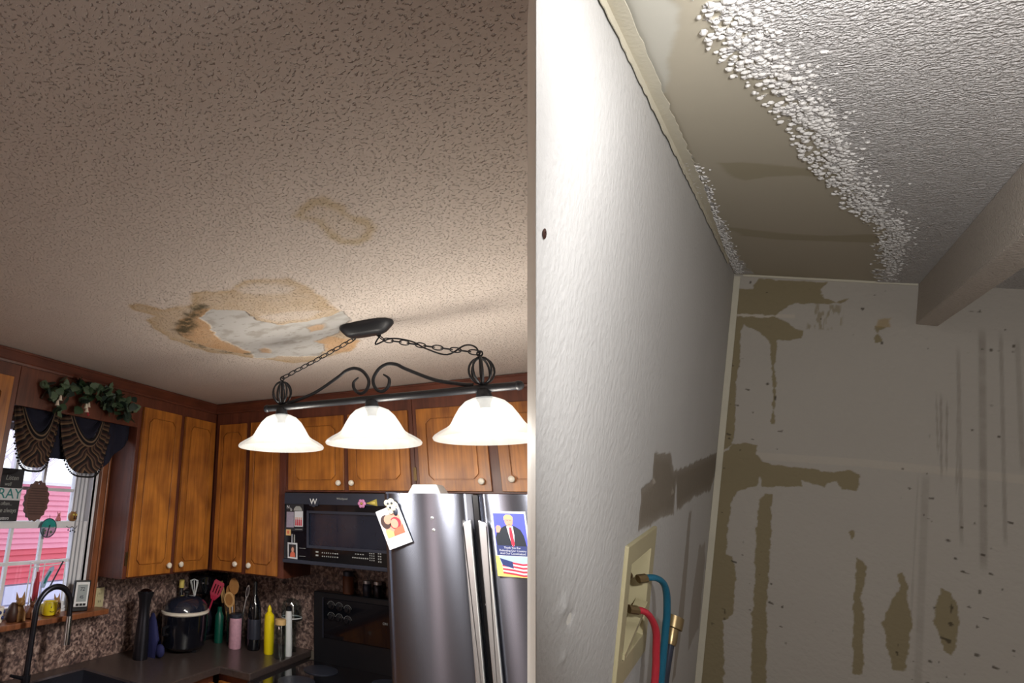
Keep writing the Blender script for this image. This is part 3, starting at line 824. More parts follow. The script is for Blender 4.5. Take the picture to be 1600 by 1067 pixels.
# ================================================================== MICROWAVE, RANGE, FRIDGE
mw = thing('microwave', 'black and slate over-the-range microwave with a dark window', 'microwave', (1.34, -0.2, 1.468))
F4 = wallB(-0.40)
MB(F4).box(0.945, 1.735, 1.474, 1.853, -0.39, -0.03).build('body', M['black_plastic'], mw)
MB(F4).prism([(0.955, 1.484), (1.735, 1.484), (1.735, 1.850), (0.955, 1.850)], -0.03, 0.0, holes=[[(1.118, 1.563), (1.60, 1.563), (1.60, 1.742), (1.118, 1.742)]]).build('door', M['black_gloss'], mw, bevel=0.003)
MB(F4).box(0.956, 1.734, 1.786, 1.849, 0.0, 0.004).build('top_band', M['slate_metal'], mw, bevel=0.002)
MB(F4).box(1.119, 1.599, 1.564, 1.741, -0.016, -0.010).build('window', M['dark_glass'], mw)
MB(F4).prism([(1.108, 1.553), (1.61, 1.553), (1.61, 1.752), (1.108, 1.752)], 0.0, 0.003, holes=[[(1.122, 1.567), (1.596, 1.567), (1.596, 1.738), (1.122, 1.738)]]).build('window_frame', M['slate_metal'], mw)
MB(F4).box(0.955, 1.735, 1.466, 1.486, -0.05, 0.012).build('bottom_trim', M['slate_metal'], mw, bevel=0.003)
text('Whirlpool', F4, 1.335, 1.820, 0.016, M['grey_print'], 'lettering', mw, z=0.004)
ct = MB(F4)
random.seed(4)
for r_ in range(2):
    ct.box(1.166, 1.183, 1.531 - r_ * 0.018, 1.539 - r_ * 0.018, 0.0, 0.001)
    for q in range(8): ct.box(1.205 + q * 0.013, 1.205 + q * 0.013 + random.uniform(0.004, 0.009), 1.530 - r_ * 0.018, 1.536 - r_ * 0.018, 0.0, 0.001)
for q in range(8): ct.box(1.388 + q * 0.012, 1.396 + q * 0.012, 1.518, 1.524, 0.0, 0.001)
for q in range(4): ct.box(1.405 + q * 0.014, 1.413 + q * 0.014, 1.537, 1.542, 0.0, 0.001)
for r_ in range(4):
    for q in range(3): ct.box(1.487 + q * 0.011, 1.493 + q * 0.011, 1.512 + r_ * 0.011, 1.517 + r_ * 0.011, 0.0, 0.001)
    for q in range(2): ct.box(1.535 + q * 0.011, 1.542 + q * 0.011, 1.507 + r_ * 0.013, 1.514 + r_ * 0.013, 0.0, 0.001)
ct.box(1.06, 1.10, 1.547, 1.549, 0, 0.001).box(1.06, 1.10, 1.505, 1.507, 0, 0.001)
ct.build('key_print', M['grey_print'], mw, kind='stuff')

rg_ = thing('range', 'black kitchen range with a tall control backguard under the microwave', 'stove', (1.32, -0.34, 0.0))
MB().box(0.925, 1.715, -0.66, -0.02, 0.02, 0.905).build('body', M['black_plastic'], rg_, bevel=0.004)
MB().box(0.925, 1.715, -0.68, -0.10, 0.905, 0.922).build('cooktop', M['black_gloss'], rg_, bevel=0.004)
BG = wallB(-0.10)
MB(BG).box(0.985, 1.715, 0.905, 1.292, -0.085, 0.0).build('backguard', M['black_plastic'], rg_, bevel=0.008)
MB(BG).box(1.052, 1.700, 1.05, 1.262, 0.0, 0.006).build('control_panel', M['black_gloss'], rg_, bevel=0.003)
MB(BG).box(1.050, 1.056, 1.05, 1.262, 0.0, 0.009).build('edge_strip', M['slate_metal'], rg_)
for kx, kz in ((1.108, 1.224), (1.160, 1.222), (1.214, 1.214), (1.108, 1.165), (1.160, 1.163), (1.214, 1.158)):
    kb = MB().lathe([(0.019, 0.0), (0.019, 0.003), (0.013, 0.004), (0.012, 0.018), (0.010, 0.020)], BG(kx, kz, 0.006), 18, BG.n).build('knob', M['black_plastic'], rg_, smooth=True)
    b = MB()
    for j in range(9):
        a = math.pi * (0.1 + 0.1 * j) ; p = BG(kx + 0.024 * math.cos(a), kz + 0.024 * math.sin(a), 0.006)
        b.ball(p, 0.0022, 6, 4)
    b.build('dial_marks', M['grey_print'], kb, kind='stuff')
text('ON', BG, 1.44, 1.170, 0.018, M['grey_print'], 'lettering', rg_, z=0.006)
for bx_, by_ in ((1.12, -0.26), (1.52, -0.26), (1.12, -0.52), (1.52, -0.52)):
    MB().lathe([(0.095, 0.0), (0.095, 0.004), (0.075, 0.006), (0.02, 0.006)], (bx_, by_, 0.922), 28).build('burner', M['slate_metal'], rg_, smooth=True)
MB().box(0.96, 1.68, -0.685, -0.66, 0.22, 0.76).build('oven_door', M['black_gloss'], rg_, bevel=0.004)
MB().tube([(1.0, -0.685, 0.72), (1.0, -0.72, 0.72), (1.64, -0.72, 0.72), (1.64, -0.685, 0.72)], 0.010, 10).build('oven_handle', M['slate_metal'], rg_, smooth=True)

fr = thing('fridge', 'stainless steel french door fridge right of the range', 'fridge', (2.11, -0.42, 0.0))
MB().box(1.742, 2.498, -0.72, -0.03, 0.02, 1.822).build('body', M['steel_dark'], fr, bevel=0.006)
def fridge_door(x0, x1, z0=0.75, z1=1.838):
    b = MB(); n = 20; P = []
    for z in (z0, z1):
        for i in range(n + 1):
            t = i / n; x = x0 + (x1 - x0) * t
            e = min(t, 1 - t) * (x1 - x0)
            bul = 0.014 * (1 - (2 * t - 1) ** 2) - 0.018 * math.exp(-e / 0.010)
            P.append((x, -0.800 - bul, z))
        P.append((x1, -0.728, z)); P.append((x0, -0.728, z))
    k_ = n + 3
    b.add(P, [(i, (i + 1) % k_, k_ + (i + 1) % k_, k_ + i) for i in range(k_)] + [tuple(range(k_)), tuple(range(2 * k_ - 1, k_ - 1, -1))])
    return b
d1 = fridge_door(1.736, 2.131).build('door', M['steel'], fr, smooth=True)
d2 = fridge_door(2.147, 2.500).build('door', M['steel'], fr, smooth=True)
MB().box(2.129, 2.149, -0.79, -0.722, 0.75, 1.834).build('door_gasket', M['black_plastic'], fr)
FF = wallB(-0.812)
def handle(xi, xo, par):
    """flat upright grip beside the gap with a rounded outer top corner"""
    s_ = 1 if xo > xi else -1; w = abs(xo - xi)
    poly = [(xi, 0.84), (xi, 1.737)]
    for j in range(7):
        a = math.pi / 2 * j / 6
        poly.append((xi + s_ * (w - 0.022 + 0.022 * math.sin(a)), 1.737 - 0.006 - 0.024 * (1 - math.cos(a))))
    poly += [(xo, 0.86), (xo - s_ * 0.008, 0.84)]
    if s_ < 0: poly = poly[::-1]
    MB(FF).prism(poly, 0.008, 0.026).build('handle', M['steel_light'], par, bevel=0.004)
    MB(FF).box(min(xi, xi + s_ * 0.016), max(xi, xi + s_ * 0.016), 0.90, 1.70, -0.02, 0.008).build('handle_post', M['steel_dark'], par)
handle(2.124, 2.090, d1); handle(2.153, 2.187, d2)
MB().box(1.736, 2.500, -0.80, -0.728, 0.05, 0.735).build('freezer_drawer', M['steel'], fr, bevel=0.008)
MB().tube([(1.82, -0.80, 0.66), (1.82, -0.85, 0.66), (2.42, -0.85, 0.66), (2.42, -0.80, 0.66)], 0.012, 10).build('drawer_handle', M['steel_light'], fr, smooth=True)
MB().box(1.742, 1.80, -0.79, -0.70, 1.822, 1.846).box(2.44, 2.498, -0.79, -0.70, 1.822, 1.846).build('hinge_cover', M['steel_dark'], fr, bevel=0.004)
text('FRIGIDAIRE', FF, 2.166, 1.424, 0.010, M['steel_light'], 'badge', d2, z=0.004, sx=0.8)

# ---- things on the fridge and the microwave
def flat(fr_, poly, z0, z1, name, mt, parent): return MB(fr_).prism(poly, z0, z1).build(name, mt, parent)
def rot_frame(o, r, u, ang):
    r = Vector(r); u = Vector(u); return Frame(o, r * math.cos(ang) + u * math.sin(ang), u * math.cos(ang) - r * math.sin(ang))
def ell(cx, cy, rx, ry, n=14, a0=0, a1=2 * math.pi):
    return [(cx + rx * math.cos(a0 + (a1 - a0) * i / n), cy + ry * math.sin(a0 + (a1 - a0) * i / n)) for i in range(n if a1 - a0 > 6 else n + 1)]
# poster of a man in a dark suit
ps = thing('poster', 'poster of a man in a dark suit and red tie on the right fridge door', 'poster', (2.27, -0.82, 1.53))
PF = rot_frame((2.204, -0.8165, 1.532), (1, 0, 0), (0, 0, 1), 0.012)
PW, PH = 0.128, 0.240
flat(PF, [(0, 0), (PW, 0), (PW, PH), (0, PH)], 0.0, 0.0012, 'sheet', M['paper'], ps)
flat(PF, [(0.007, 0.108), (PW - 0.006, 0.108), (PW - 0.006, PH - 0.008), (0.007, PH - 0.008)], 0.0012, 0.0016, 'blue_backdrop', M['blue_print'], ps)
flat(PF, [(0.007, 0.076), (PW - 0.006, 0.076), (PW - 0.006, 0.112), (0.007, 0.112)], 0.0016, 0.0020, 'caption_band', M['navy_print'], ps)
flat(PF, [(0.010, 0.112), (0.008, 0.140), (0.018, 0.166), (0.034, 0.178), (0.048, 0.186), (0.066, 0.188), (0.084, 0.184), (0.102, 0.172), (0.112, 0.150), (0.118, 0.112)], 0.0016, 0.0020, 'suit', M['suit_print'], ps)
flat(PF, [(0.052, 0.184), (0.058, 0.150), (0.066, 0.112), (0.074, 0.112), (0.078, 0.150), (0.076, 0.185)], 0.0020, 0.0023, 'shirt', M['paper'], ps)
flat(PF, [(0.062, 0.180), (0.070, 0.180), (0.076, 0.118), (0.070, 0.108), (0.064, 0.118), (0.061, 0.150)], 0.0023, 0.0026, 'tie', M['tie_print'], ps)
flat(PF, ell(0.063, 0.203, 0.0155, 0.021), 0.0020, 0.0024, 'face', M['skin_print'], ps)
flat(PF, [(0.045, 0.206), (0.046, 0.220), (0.055, 0.228), (0.070, 0.228), (0.079, 0.219), (0.079, 0.206), (0.074, 0.212), (0.052, 0.213)], 0.0024, 0.0027, 'hair', M['blond_print'], ps)
flat(PF, [(0.056, 0.206), (0.061, 0.206), (0.061, 0.2045), (0.056, 0.2045)], 0.0024, 0.0026, 'eye', M['hair_print'], ps)
flat(PF, [(0.066, 0.206), (0.071, 0.206), (0.071, 0.2045), (0.066, 0.2045)], 0.0024, 0.0026, 'eye', M['hair_print'], ps)
flat(PF, [(0.058, 0.192), (0.069, 0.192), (0.067, 0.190), (0.060, 0.190)], 0.0024, 0.0026, 'mouth', M['coral_print'], ps)
flat(PF, [(0.013, 0.160), (0.012, 0.180), (0.018, 0.187), (0.028, 0.186), (0.032, 0.176), (0.024, 0.160)], 0.0020, 0.0024, 'fist', M['skin_print'], ps)
for i, s_ in enumerate(('Thank You For', 'Defending Our Country', 'And Our Constitution!')):
    text(s_, PF, PW / 2 + 0.001, 0.1045 - i * 0.0105, 0.0108, M['paper'], 'lettering', ps, depth=0.0002, z=0.0020, sx=0.92)
flat(PF, [(0.0, 0.0), (PW, 0.0), (PW, 0.074), (0.0, 0.074)], 0.0012, 0.0016, 'sky_picture', M['sky_print'], ps)
flat(PF, [(0.0, 0.0), (0.030, 0.0), (0.012, 0.074), (0.0, 0.074)], 0.0016, 0.0018, 'field_picture', M['gold_print'], ps)
flat(PF, [(0.030, 0.0), (PW, 0.0), (PW, 0.016), (0.024, 0.024)], 0.0016, 0.0018, 'field_picture', M['gold_print'], ps)
for i in range(7):
    zt = 0.056 - i * 0.0065
    flat(PF, [(0.022, zt), (0.060, zt - 0.003), (0.095, zt - 0.008), (PW, zt - 0.005), (PW, zt - 0.0115), (0.095, zt - 0.0145), (0.060, zt - 0.0095), (0.022, zt - 0.0065)], 0.0018, 0.0020, 'flag_stripe', M['tie_print'] if i % 2 == 0 else M['paper'], ps)
flat(PF, [(0.014, 0.066), (0.060, 0.054), (0.062, 0.030), (0.024, 0.040)], 0.0020, 0.0022, 'flag_canton', M['navy_print'], ps)
# photo card
CF = rot_frame((1.767, -0.8205, 1.598), (1, 0, 0), (0, 0, 1), 0.37)
cdt = thing('photo_card', 'white greeting card with a family photo hanging tilted on the left fridge door', 'photo', (1.79, -0.82, 1.60))
flat(CF, [(0, 0), (0.112, 0), (0.112, 0.168), (0, 0.168)], 0.0, 0.0025, 'sheet', M['paper'], cdt)
flat(CF, [(0.014, 0.045), (0.098, 0.045), (0.100, 0.120), (0.080, 0.135), (0.020, 0.140)], 0.0025, 0.0028, 'photo_ground', M['skin_print'], cdt)
flat(CF, ell(0.030, 0.112, 0.024, 0.030), 0.0028, 0.0031, 'dark_hair', M['hair_print'], cdt)
flat(CF, ell(0.040, 0.118, 0.016, 0.019), 0.0031, 0.0034, 'face', M['skin_print'], cdt)
flat(CF, ell(0.070, 0.094, 0.026, 0.026), 0.0028, 0.0031, 'red_hair', M['red_print'], cdt)
flat(CF, ell(0.066, 0.094, 0.017, 0.020), 0.0031, 0.0034, 'face', M['skin_print'], cdt)
flat(CF, [(0.046, 0.045), (0.098, 0.045), (0.101, 0.082), (0.084, 0.075), (0.060, 0.072), (0.048, 0.060)], 0.0034, 0.0037, 'coral_shirt', M['coral_print'], cdt)
flat(CF, [(0.014, 0.045), (0.046, 0.045), (0.050, 0.062), (0.030, 0.080), (0.014, 0.076)], 0.0034, 0.0037, 'pale_shirt', M['blond_print'], cdt)
text('With love', CF, 0.056, 0.028, 0.018, M['grey_print'], 'lettering', cdt, depth=0.0002, z=0.0025, shear=0.3)
# magnet holding the card
mg = thing('magnet', 'carved bone-coloured flower magnet holding the tilted card', 'magnet', (1.772, -0.818, 1.77))
b = MB(); random.seed(3)
MG = wallB(-0.8205)
b.box(1.772, 1.790, 1.742, 1.778, 0.004, 0.010)
for (x, z, r_) in ((1.765, 1.795, 0.014), (1.784, 1.800, 0.016), (1.800, 1.790, 0.013), (1.776, 1.778, 0.013), (1.793, 1.774, 0.013), (1.782, 1.757, 0.010)):
    MB().ball(MG(x, z, 0.010), r_, 10, 6, (1, 0.5, 1)).build('flower', M['bone'], mg, smooth=True)
b.build('clip', M['bone'], mg)
b = MB()
for (x, z) in ((1.772, 1.792), (1.790, 1.795), (1.782, 1.776)): b.ball(MG(x, z, 0.017), 0.005, 8, 5)
b.ball(MG(1.803, 1.758, 0.006), 0.013, 10, 6, (0.8, 0.4, 1.3))
b.build('dark_centres', M['slate_metal'], mg, smooth=True)
for i, (x, z) in enumerate(((1.960, 1.738), (1.963, 1.689))):
    tag(MB().lathe([(0.007, 0), (0.007, 0.003), (0.004, 0.005)], (x, -0.8125, z), 12, (0, -1, 0)).build('magnet', M['steel_light'], smooth=True),
        ('upper small round silver magnet in the middle of the left fridge door', 'lower small round silver magnet in the middle of the left fridge door')[i], 'magnet', 'round magnets on the fridge')
MF = wallB(-0.4045); MD = wallB(-0.4005)
wm = thing('magnet', 'round scalloped silver magnet with the letter W on the microwave', 'magnet', (1.156, -0.405, 1.78))
MB(MF).prism([(1.156 + (0.031 + 0.003 * math.cos(8 * a)) * math.cos(a) * 1.15, 1.800 + (0.026 + 0.003 * math.cos(8 * a)) * math.sin(a)) for a in [2 * math.pi * i / 48 for i in range(48)]], 0.0, 0.005).build('disc', M['slate_metal'], wm)
text('W', MF, 1.156, 1.801, 0.046, M['white_plastic'], 'letter', wm, depth=0.001, z=0.005)
fm = thing('magnet', 'pink flower magnet at the top right of the microwave', 'magnet', (1.455, -0.405, 1.79))
b = MB()
for i in range(6):
    a = i * math.pi / 3; b.ball(MF(1.455 + 0.014 * math.cos(a), 1.797 + 0.014 * math.sin(a), 0.004), 0.0105, 10, 6, (1, 0.4, 1))
b.build('petals', M['flower_pink'], fm, smooth=True)
MB().ball(MF(1.455, 1.797, 0.008), 0.007, 10, 6).build('flower_centre', M['gold'], fm, smooth=True)
rm = thing('magnet', 'gold ribbon bow magnet right of the pink flower on the microwave', 'magnet', (1.515, -0.405, 1.79))
MB(MF).prism([(1.478, 1.800), (1.495, 1.804), (1.540, 1.822), (1.544, 1.786), (1.495, 1.795)], 0.0, 0.003, holes=[[(1.505, 1.801), (1.530, 1.810), (1.532, 1.794), (1.505, 1.798)]]).build('bow', M['gold'], rm)
MB(MF).prism([(1.506, 1.802), (1.529, 1.809), (1.531, 1.795), (1.506, 1.799)], 0.0, 0.002).build('bow_print', M['gold_print'], rm)
cl = thing('photo_collage', 'collage print with a group in red at the left edge of the microwave', 'photo', (1.03, -0.401, 1.635))
flat(MD, [(0.970, 1.636), (1.084, 1.640), (1.086, 1.786), (0.970, 1.786)], 0.0, 0.0015, 'sheet', M['sign_black'], cl)
flat(MD, [(0.972, 1.656), (1.022, 1.657), (1.022, 1.742), (0.972, 1.742)], 0.0015, 0.002, 'text_block', M['mauve_print'], cl)
flat(MD, [(1.026, 1.662), (1.083, 1.664), (1.083, 1.748), (1.026, 1.746)], 0.0015, 0.002, 'group_photo', M['paper'], cl)
for i in range(4): flat(MD, [(1.031 + i * 0.012, 1.668), (1.041 + i * 0.012, 1.668), (1.040 + i * 0.012, 1.702), (1.032 + i * 0.012, 1.702)], 0.002, 0.0023, 'red_dress', M['red_print'], cl)
for i in range(4): flat(MD, ell(1.036 + i * 0.012, 1.708, 0.004, 0.006, 8), 0.002, 0.0023, 'head', M['skin_print'], cl)
flat(MD, [(1.020, 1.750), (1.078, 1.750), (1.074, 1.762), (1.062, 1.775), (1.036, 1.775), (1.024, 1.762)], 0.0015, 0.002, 'grey_arch', M['grey_print'], cl)
text('N', MD, 0.982, 1.768, 0.026, M['paper'], 'lettering', cl, depth=0.0002, z=0.0015)
text('b', MD, 1.003, 1.756, 0.026, M['paper'], 'lettering', cl, depth=0.0002, z=0.0015)
flat(MD, [(1.030, 1.645), (1.078, 1.647), (1.078, 1.650), (1.030, 1.648)], 0.0015, 0.0018, 'text_line', M['grey_print'], cl)
sk = thing('magnet', 'small cream square magnet under the collage print on the microwave', 'magnet', (0.99, -0.402, 1.61))
MB(wallB(-0.4022)).box(0.972, 1.003, 1.612, 1.645, 0.0, 0.004).build('square', M['blond_print'], sk)
MB(wallB(-0.4022)).prism(ell(0.987, 1.629, 0.008, 0.010, 10), 0.004, 0.0045).build('print', M['coral_print'], sk)
jm = thing('magnet', 'silver letter J magnet between the collage print and the small portrait', 'magnet', (1.01, -0.402, 1.58))
text('J', MD, 1.012, 1.597, 0.060, M['steel_light'], 'letter', jm, depth=0.002)
MB(MD).box(1.024, 1.030, 1.576, 1.618, 0.0, 0.003).build('bar', M['grey_print'], jm)
pp = thing('portrait_photo', 'small white-framed portrait of a woman at the lower left of the microwave', 'photo', (1.015, -0.401, 1.487))
flat(MD, [(0.984, 1.490), (1.048, 1.488), (1.046, 1.574), (0.982, 1.574)], 0.0, 0.002, 'white_border', M['paper'], pp)
flat(MD, [(0.991, 1.498), (1.040, 1.497), (1.039, 1.565), (0.990, 1.565)], 0.002, 0.0024, 'dark_backdrop', M['sign_black'], pp)
flat(MD, [(1.000, 1.498), (1.034, 1.498), (1.032, 1.518), (1.024, 1.527), (1.010, 1.527), (1.002, 1.516)], 0.0024, 0.0027, 'red_top', M['coral_print'], pp)
flat(MD, ell(1.017, 1.540, 0.014, 0.021), 0.0024, 0.0026, 'hair', M['hair_print'], pp)
flat(MD, ell(1.017, 1.537, 0.0085, 0.013), 0.0026, 0.0029, 'face', M['skin_print'], pp)
# white plastic tub on top of the fridge
tb = thing('plastic_tub', 'upturned white plastic tub on top of the fridge', 'tub', (1.88, -0.60, 1.822))
def taper_box(cx, cy, z0, z1, w0, d0, w1, d1):
    b = MB()
    P = [(cx + sx * w / 2, cy + sy * d / 2, z) for z, w, d in ((z0, w0, d0), (z1, w1, d1)) for sx, sy in ((-1, -1), (1, -1), (1, 1), (-1, 1))]
    return b.add(P, [(3, 2, 1, 0), (4, 5, 6, 7)] + [(i, (i + 1) % 4, 4 + (i + 1) % 4, 4 + i) for i in range(4)])
taper_box(1.884, -0.60, 1.834, 1.886, 0.165, 0.15, 0.115, 0.11).build('shell', M['white_plastic'], tb, bevel=0.006)
MB().box(1.797, 1.971, -0.68, -0.52, 1.8225, 1.834).build('rim', M['white_plastic'], tb, bevel=0.003)

# ================================================================== CURTAIN AND GARLAND
cv = thing('curtain', 'striped brown and navy swag valance with beaded fringe hanging in the window', 'curtain', (0.28, -1.42, 2.2))
def swag(yl, yr, ztl, ztr, side_l, side_r, sag_o, sag_i, yil, yir, zi):
    """striped U band between an inner and an outer drape line, with folds; returns the outer line"""
    nk, ns = 26, 40
    P = []; uv = []; outer = []
    for k_ in range(nk + 1):
        q = k_ / nk
        for j in range(ns + 1):
            s_ = j / ns; e = abs(2 * s_ - 1)
            pw = 2.0 + 1.6 * q
            sag_ = (sag_i + (sag_o - sag_i) * q) * (1 - e ** pw)
            y = (yil + (yl - yil) * q) * (1 - s_) + (yir + (yr - yir) * q) * s_
            bulge = math.sin(math.pi * min(1, sag_ / max(sag_o, 1e-6)))
            y += (side_l * (1 - s_) - side_r * s_) * -bulge * q
            ztop = (zi * (1 - q) + ztl * q) * (1 - s_) + (zi * (1 - q) + ztr * q) * s_
            n_ = 0.275 + 0.012 * math.sin(q * 13) * (1 - e * 0.6) + 0.035 * (1 - e ** 2)
            P.append((n_, y, ztop - sag_)); uv.append((s_, q))
            if k_ == nk: outer.append(Vector((n_, y, ztop - sag_)))
    w = ns + 1
    b = MB().add(P, [(k_ * w + j, k_ * w + j + 1, (k_ + 1) * w + j + 1, (k_ + 1) * w + j) for k_ in range(nk) for j in range(ns)])
    o = b.build('swag', M['plaid'], cv, smooth=True)
    ul = o.data.uv_layers.new(name='UVMap')
    for lp in o.data.loops: ul.data[lp.index].uv = uv[lp.vertex_index]
    so_ = o.modifiers.new('cloth', 'SOLIDIFY'); so_.thickness = 0.003
    # navy lining inside the U
    n2 = 12; P = []
    for k_ in range(n2 + 1):
        q = k_ / n2
        for j in range(ns + 1):
            s_ = j / ns; e = abs(2 * s_ - 1)
            P.append((0.268 + 0.012 * math.sin(q * 9) + 0.02 * (1 - e * e) * q, yil * (1 - s_) + yir * s_, zi + 0.006 - (sag_i + 0.012) * q * (1 - e ** 2)))
    b = MB().add(P, [(k_ * w + j, k_ * w + j + 1, (k_ + 1) * w + j + 1, (k_ + 1) * w + j) for k_ in range(n2) for j in range(ns)])
    l = b.build('lining', M['navy_cloth'], cv, smooth=True); so_ = l.modifiers.new('cloth', 'SOLIDIFY'); so_.thickness = 0.003
    b = MB()
    for j in range(2, ns - 1):
        p = outer[j]; b.tube([p, p + Vector((0, 0, -0.010))], 0.0018, 4); b.ball(p + Vector((0, 0, -0.017)), 0.0055, 6, 5)
    b.build('fringe', M['fringe'], cv, kind='stuff')
swag(-1.792, -1.530, 2.180, 2.186, 0.0, 0.0, 0.275, 0.125, -1.742, -1.572, 2.200)
swag(-1.535, -1.180, 2.170, 2.176, 0.0, -0.01, 0.272, 0.125, -1.455, -1.268, 2.204)
def cloth(poly, n0, name):
    b = MB(wallA(0.0)); b.prism(poly, n0, n0 + 0.004); return b.build(name, M['navy_cloth'], cv)
b = MB(); P = []; ny, nz = 16, 10
for i in range(ny + 1):
    t = i / ny; y = -1.215 + t * 0.170
    zt = 2.204 - 0.002 * t; zb = 1.945 + 0.17 * t
    for j in range(nz + 1): P.append((0.272 + 0.012 * math.sin(t * 11), y, zt + (zb - zt) * j / nz))
b.add(P, [(i * (nz + 1) + j, (i + 1) * (nz + 1) + j, (i + 1) * (nz + 1) + j + 1, i * (nz + 1) + j + 1) for i in range(ny) for j in range(nz)])
t_ = b.build('tail', M['navy_cloth'], cv, smooth=True); t_.modifiers.new('cloth', 'SOLIDIFY').thickness = 0.003
b = MB(); P = []
for i in range(13):
    y = -1.62 + i * 0.022
    for j in range(6): P.append((0.262 + 0.008 * math.sin(i * 1.7), y, 2.19 - j * 0.045))
b.add(P, [(i * 6 + j, (i + 1) * 6 + j, (i + 1) * 6 + j + 1, i * 6 + j + 1) for i in range(12) for j in range(5)])
t_ = b.build('back_drop', M['navy_cloth'], cv, smooth=True); t_.modifiers.new('cloth', 'SOLIDIFY').thickness = 0.003
MB().tube([(0.27, -1.80, 2.198), (0.27, -1.05, 2.198)], 0.006, 8).build('rod', M['dark_brown'], cv, smooth=True)

gl = thing('garland', 'dark green artificial leaf garland hung on the wood board above the curtain', 'garland', (0.335, -1.42, 2.28))
vine = curve([(0.342, -1.70, 2.235), (0.348, -1.66, 2.300), (0.345, -1.56, 2.318), (0.35, -1.48, 2.345), (0.345, -1.40, 2.310), (0.35, -1.30, 2.325), (0.345, -1.21, 2.300), (0.342, -1.15, 2.275)], 6)
MB().tube(vine, 0.005, 6).build('vine', M['stem'], gl, smooth=True)
def leaf_mesh():
    b = MB(); n = 7; P = []
    for i in range(n + 1):
        t = i / n; w = 0.42 * math.sin(math.pi * t ** 0.75) * (1 - 0.2 * t) + (0.06 if i % 2 else 0) * (0 < i < n)
        P += [(-w, t, 0.10 * math.sin(2.6 * t) - 0.10 * abs(w)), (0, t, 0.10 * math.sin(2.6 * t)), (w, t, 0.10 * math.sin(2.6 * t) - 0.10 * abs(w))]
    F = []
    for i in range(n): F += [(3 * i, 3 * i + 1, 3 * i + 4, 3 * i + 3), (3 * i + 1, 3 * i + 2, 3 * i + 5, 3 * i + 4)]
    me = bpy.data.meshes.new('leaf'); me.from_pydata(P, [], F)
    me.polygons.foreach_set('use_smooth', [True] * len(F)); return me
lms = []
for k_ in ('leaf_a', 'leaf_b', 'leaf_c'):
    me = leaf_mesh(); me.materials.append(M[k_]); lms.append(me)
random.seed(11)
spine = [(-1.695, 2.27), (-1.66, 2.30), (-1.60, 2.31), (-1.54, 2.32), (-1.49, 2.345), (-1.44, 2.33), (-1.38, 2.30), (-1.33, 2.31), (-1.28, 2.32), (-1.22, 2.30), (-1.17, 2.28), (-1.66, 2.235), (-1.62, 2.23), (-1.47, 2.275), (-1.29, 2.265), (-1.23, 2.255), (-1.18, 2.25), (-1.33, 2.27)]
for i in range(150):
    cy, cz = random.choice(spine)
    o = bpy.data.objects.new('leaf', random.choice(lms)); o.parent = gl; COL.objects.link(o)
    L = random.uniform(0.035, 0.065)
    o.location = Vector((random.uniform(0.342, 0.385), cy + random.gauss(0, 0.022), cz + random.gauss(0, 0.018))) - Vector(gl.location)
    a = random.uniform(0, 6.28)
    d = Vector((random.uniform(-0.05, 0.7), math.cos(a), math.sin(a) * 0.9 - 0.2)).normalized()
    o.rotation_euler = (d.to_track_quat('Y', 'Z').to_matrix() @ Matrix.Rotation(random.uniform(-1.2, 1.2), 3, 'Y')).to_euler()
    o.scale = (L, L, L)
for (y, z) in ((-1.640, 2.235), (-1.628, 2.262), (-1.470, 2.248), (-1.462, 2.230), (-1.455, 2.258)):
    MB().lathe([(0.003, 0.0), (0.007, -0.008), (0.009, -0.020), (0.012, -0.028)], (0.392, y, z), 10).build('white_bell', M['porcelain'], gl, smooth=True, label='small white bell flower')
for (y, z) in ((-1.452, 2.205), (-1.463, 2.212), (-1.447, 2.192), (-1.457, 2.222)):
    MB().ball((0.388, y, z), 0.007, 8, 6).build('berry', M['red_print'], gl, smooth=True, label='small dark red berry')

# ================================================================== THINGS AT THE WINDOW
RL = wallA(0.112)          # front face of the meeting rail; its top is z 1.656
RAILZ = 1.657
sg = thing('sign', 'black wooden prayer sign with a white band and teal letters standing on the window rail', 'sign', (0.115, -1.66, RAILZ))
SF = rot_frame((0.106, -1.585, RAILZ), (0, 1, 0), (0, 0, 1), 0.0)
MB(SF).box(-0.160, 0.0, 0.0, 0.250, 0.0, 0.018).build('board', M['sign_black'], sg, bevel=0.001)
MB(SF).box(-0.159, -0.001, 0.098, 0.156, 0.018, 0.0190).build('white_band', M['paper'], sg)
text('PRAY', SF, -0.078, 0.127, 0.068, M['teal'], 'lettering', sg, z=0.019)
for s_, y_, z_, sz in (('Listen', -0.062, 0.205, 0.034), ('well', -0.080, 0.174, 0.026), ('often...', -0.070, 0.082, 0.026), ('Love always', -0.074, 0.050, 0.030), ('matters', -0.074, 0.014, 0.022)):
    text(s_, SF, y_, z_, sz, M['paper'] if s_ == 'matters' else M['grey_print'], 'lettering', sg, z=0.018, shear=0.2, sx=0.85)
pq = thing('plaque', 'oval brown carved plaque with raised lines standing on the window rail', 'plaque', (0.115, -1.489, RAILZ))
QF = wallA(0.110)
ov = [(-1.489 + (0.068 + 0.004 * math.cos(17 * a)) * math.cos(a), 1.757 + (0.098 + 0.004 * math.cos(17 * a)) * math.sin(a)) for a in [2 * math.pi * i / 68 for i in range(68)]]
MB(QF).prism(ov, 0.0, 0.014, holes=[ell(-1.489, 1.842, 0.006, 0.006, 8)]).build('board', M['plaque_brown'], pq, bevel=0.002)
b = MB(QF)
for i in range(11):
    z = 1.690 + i * 0.0125; w = 0.052 * math.sqrt(max(0.05, 1 - ((z - 1.757) / 0.095) ** 2)); b.box(-1.489 - w, -1.489 + w, z, z + 0.0045, 0.014, 0.0165)
b.build('raised_lines', M['dark_brown'], pq)
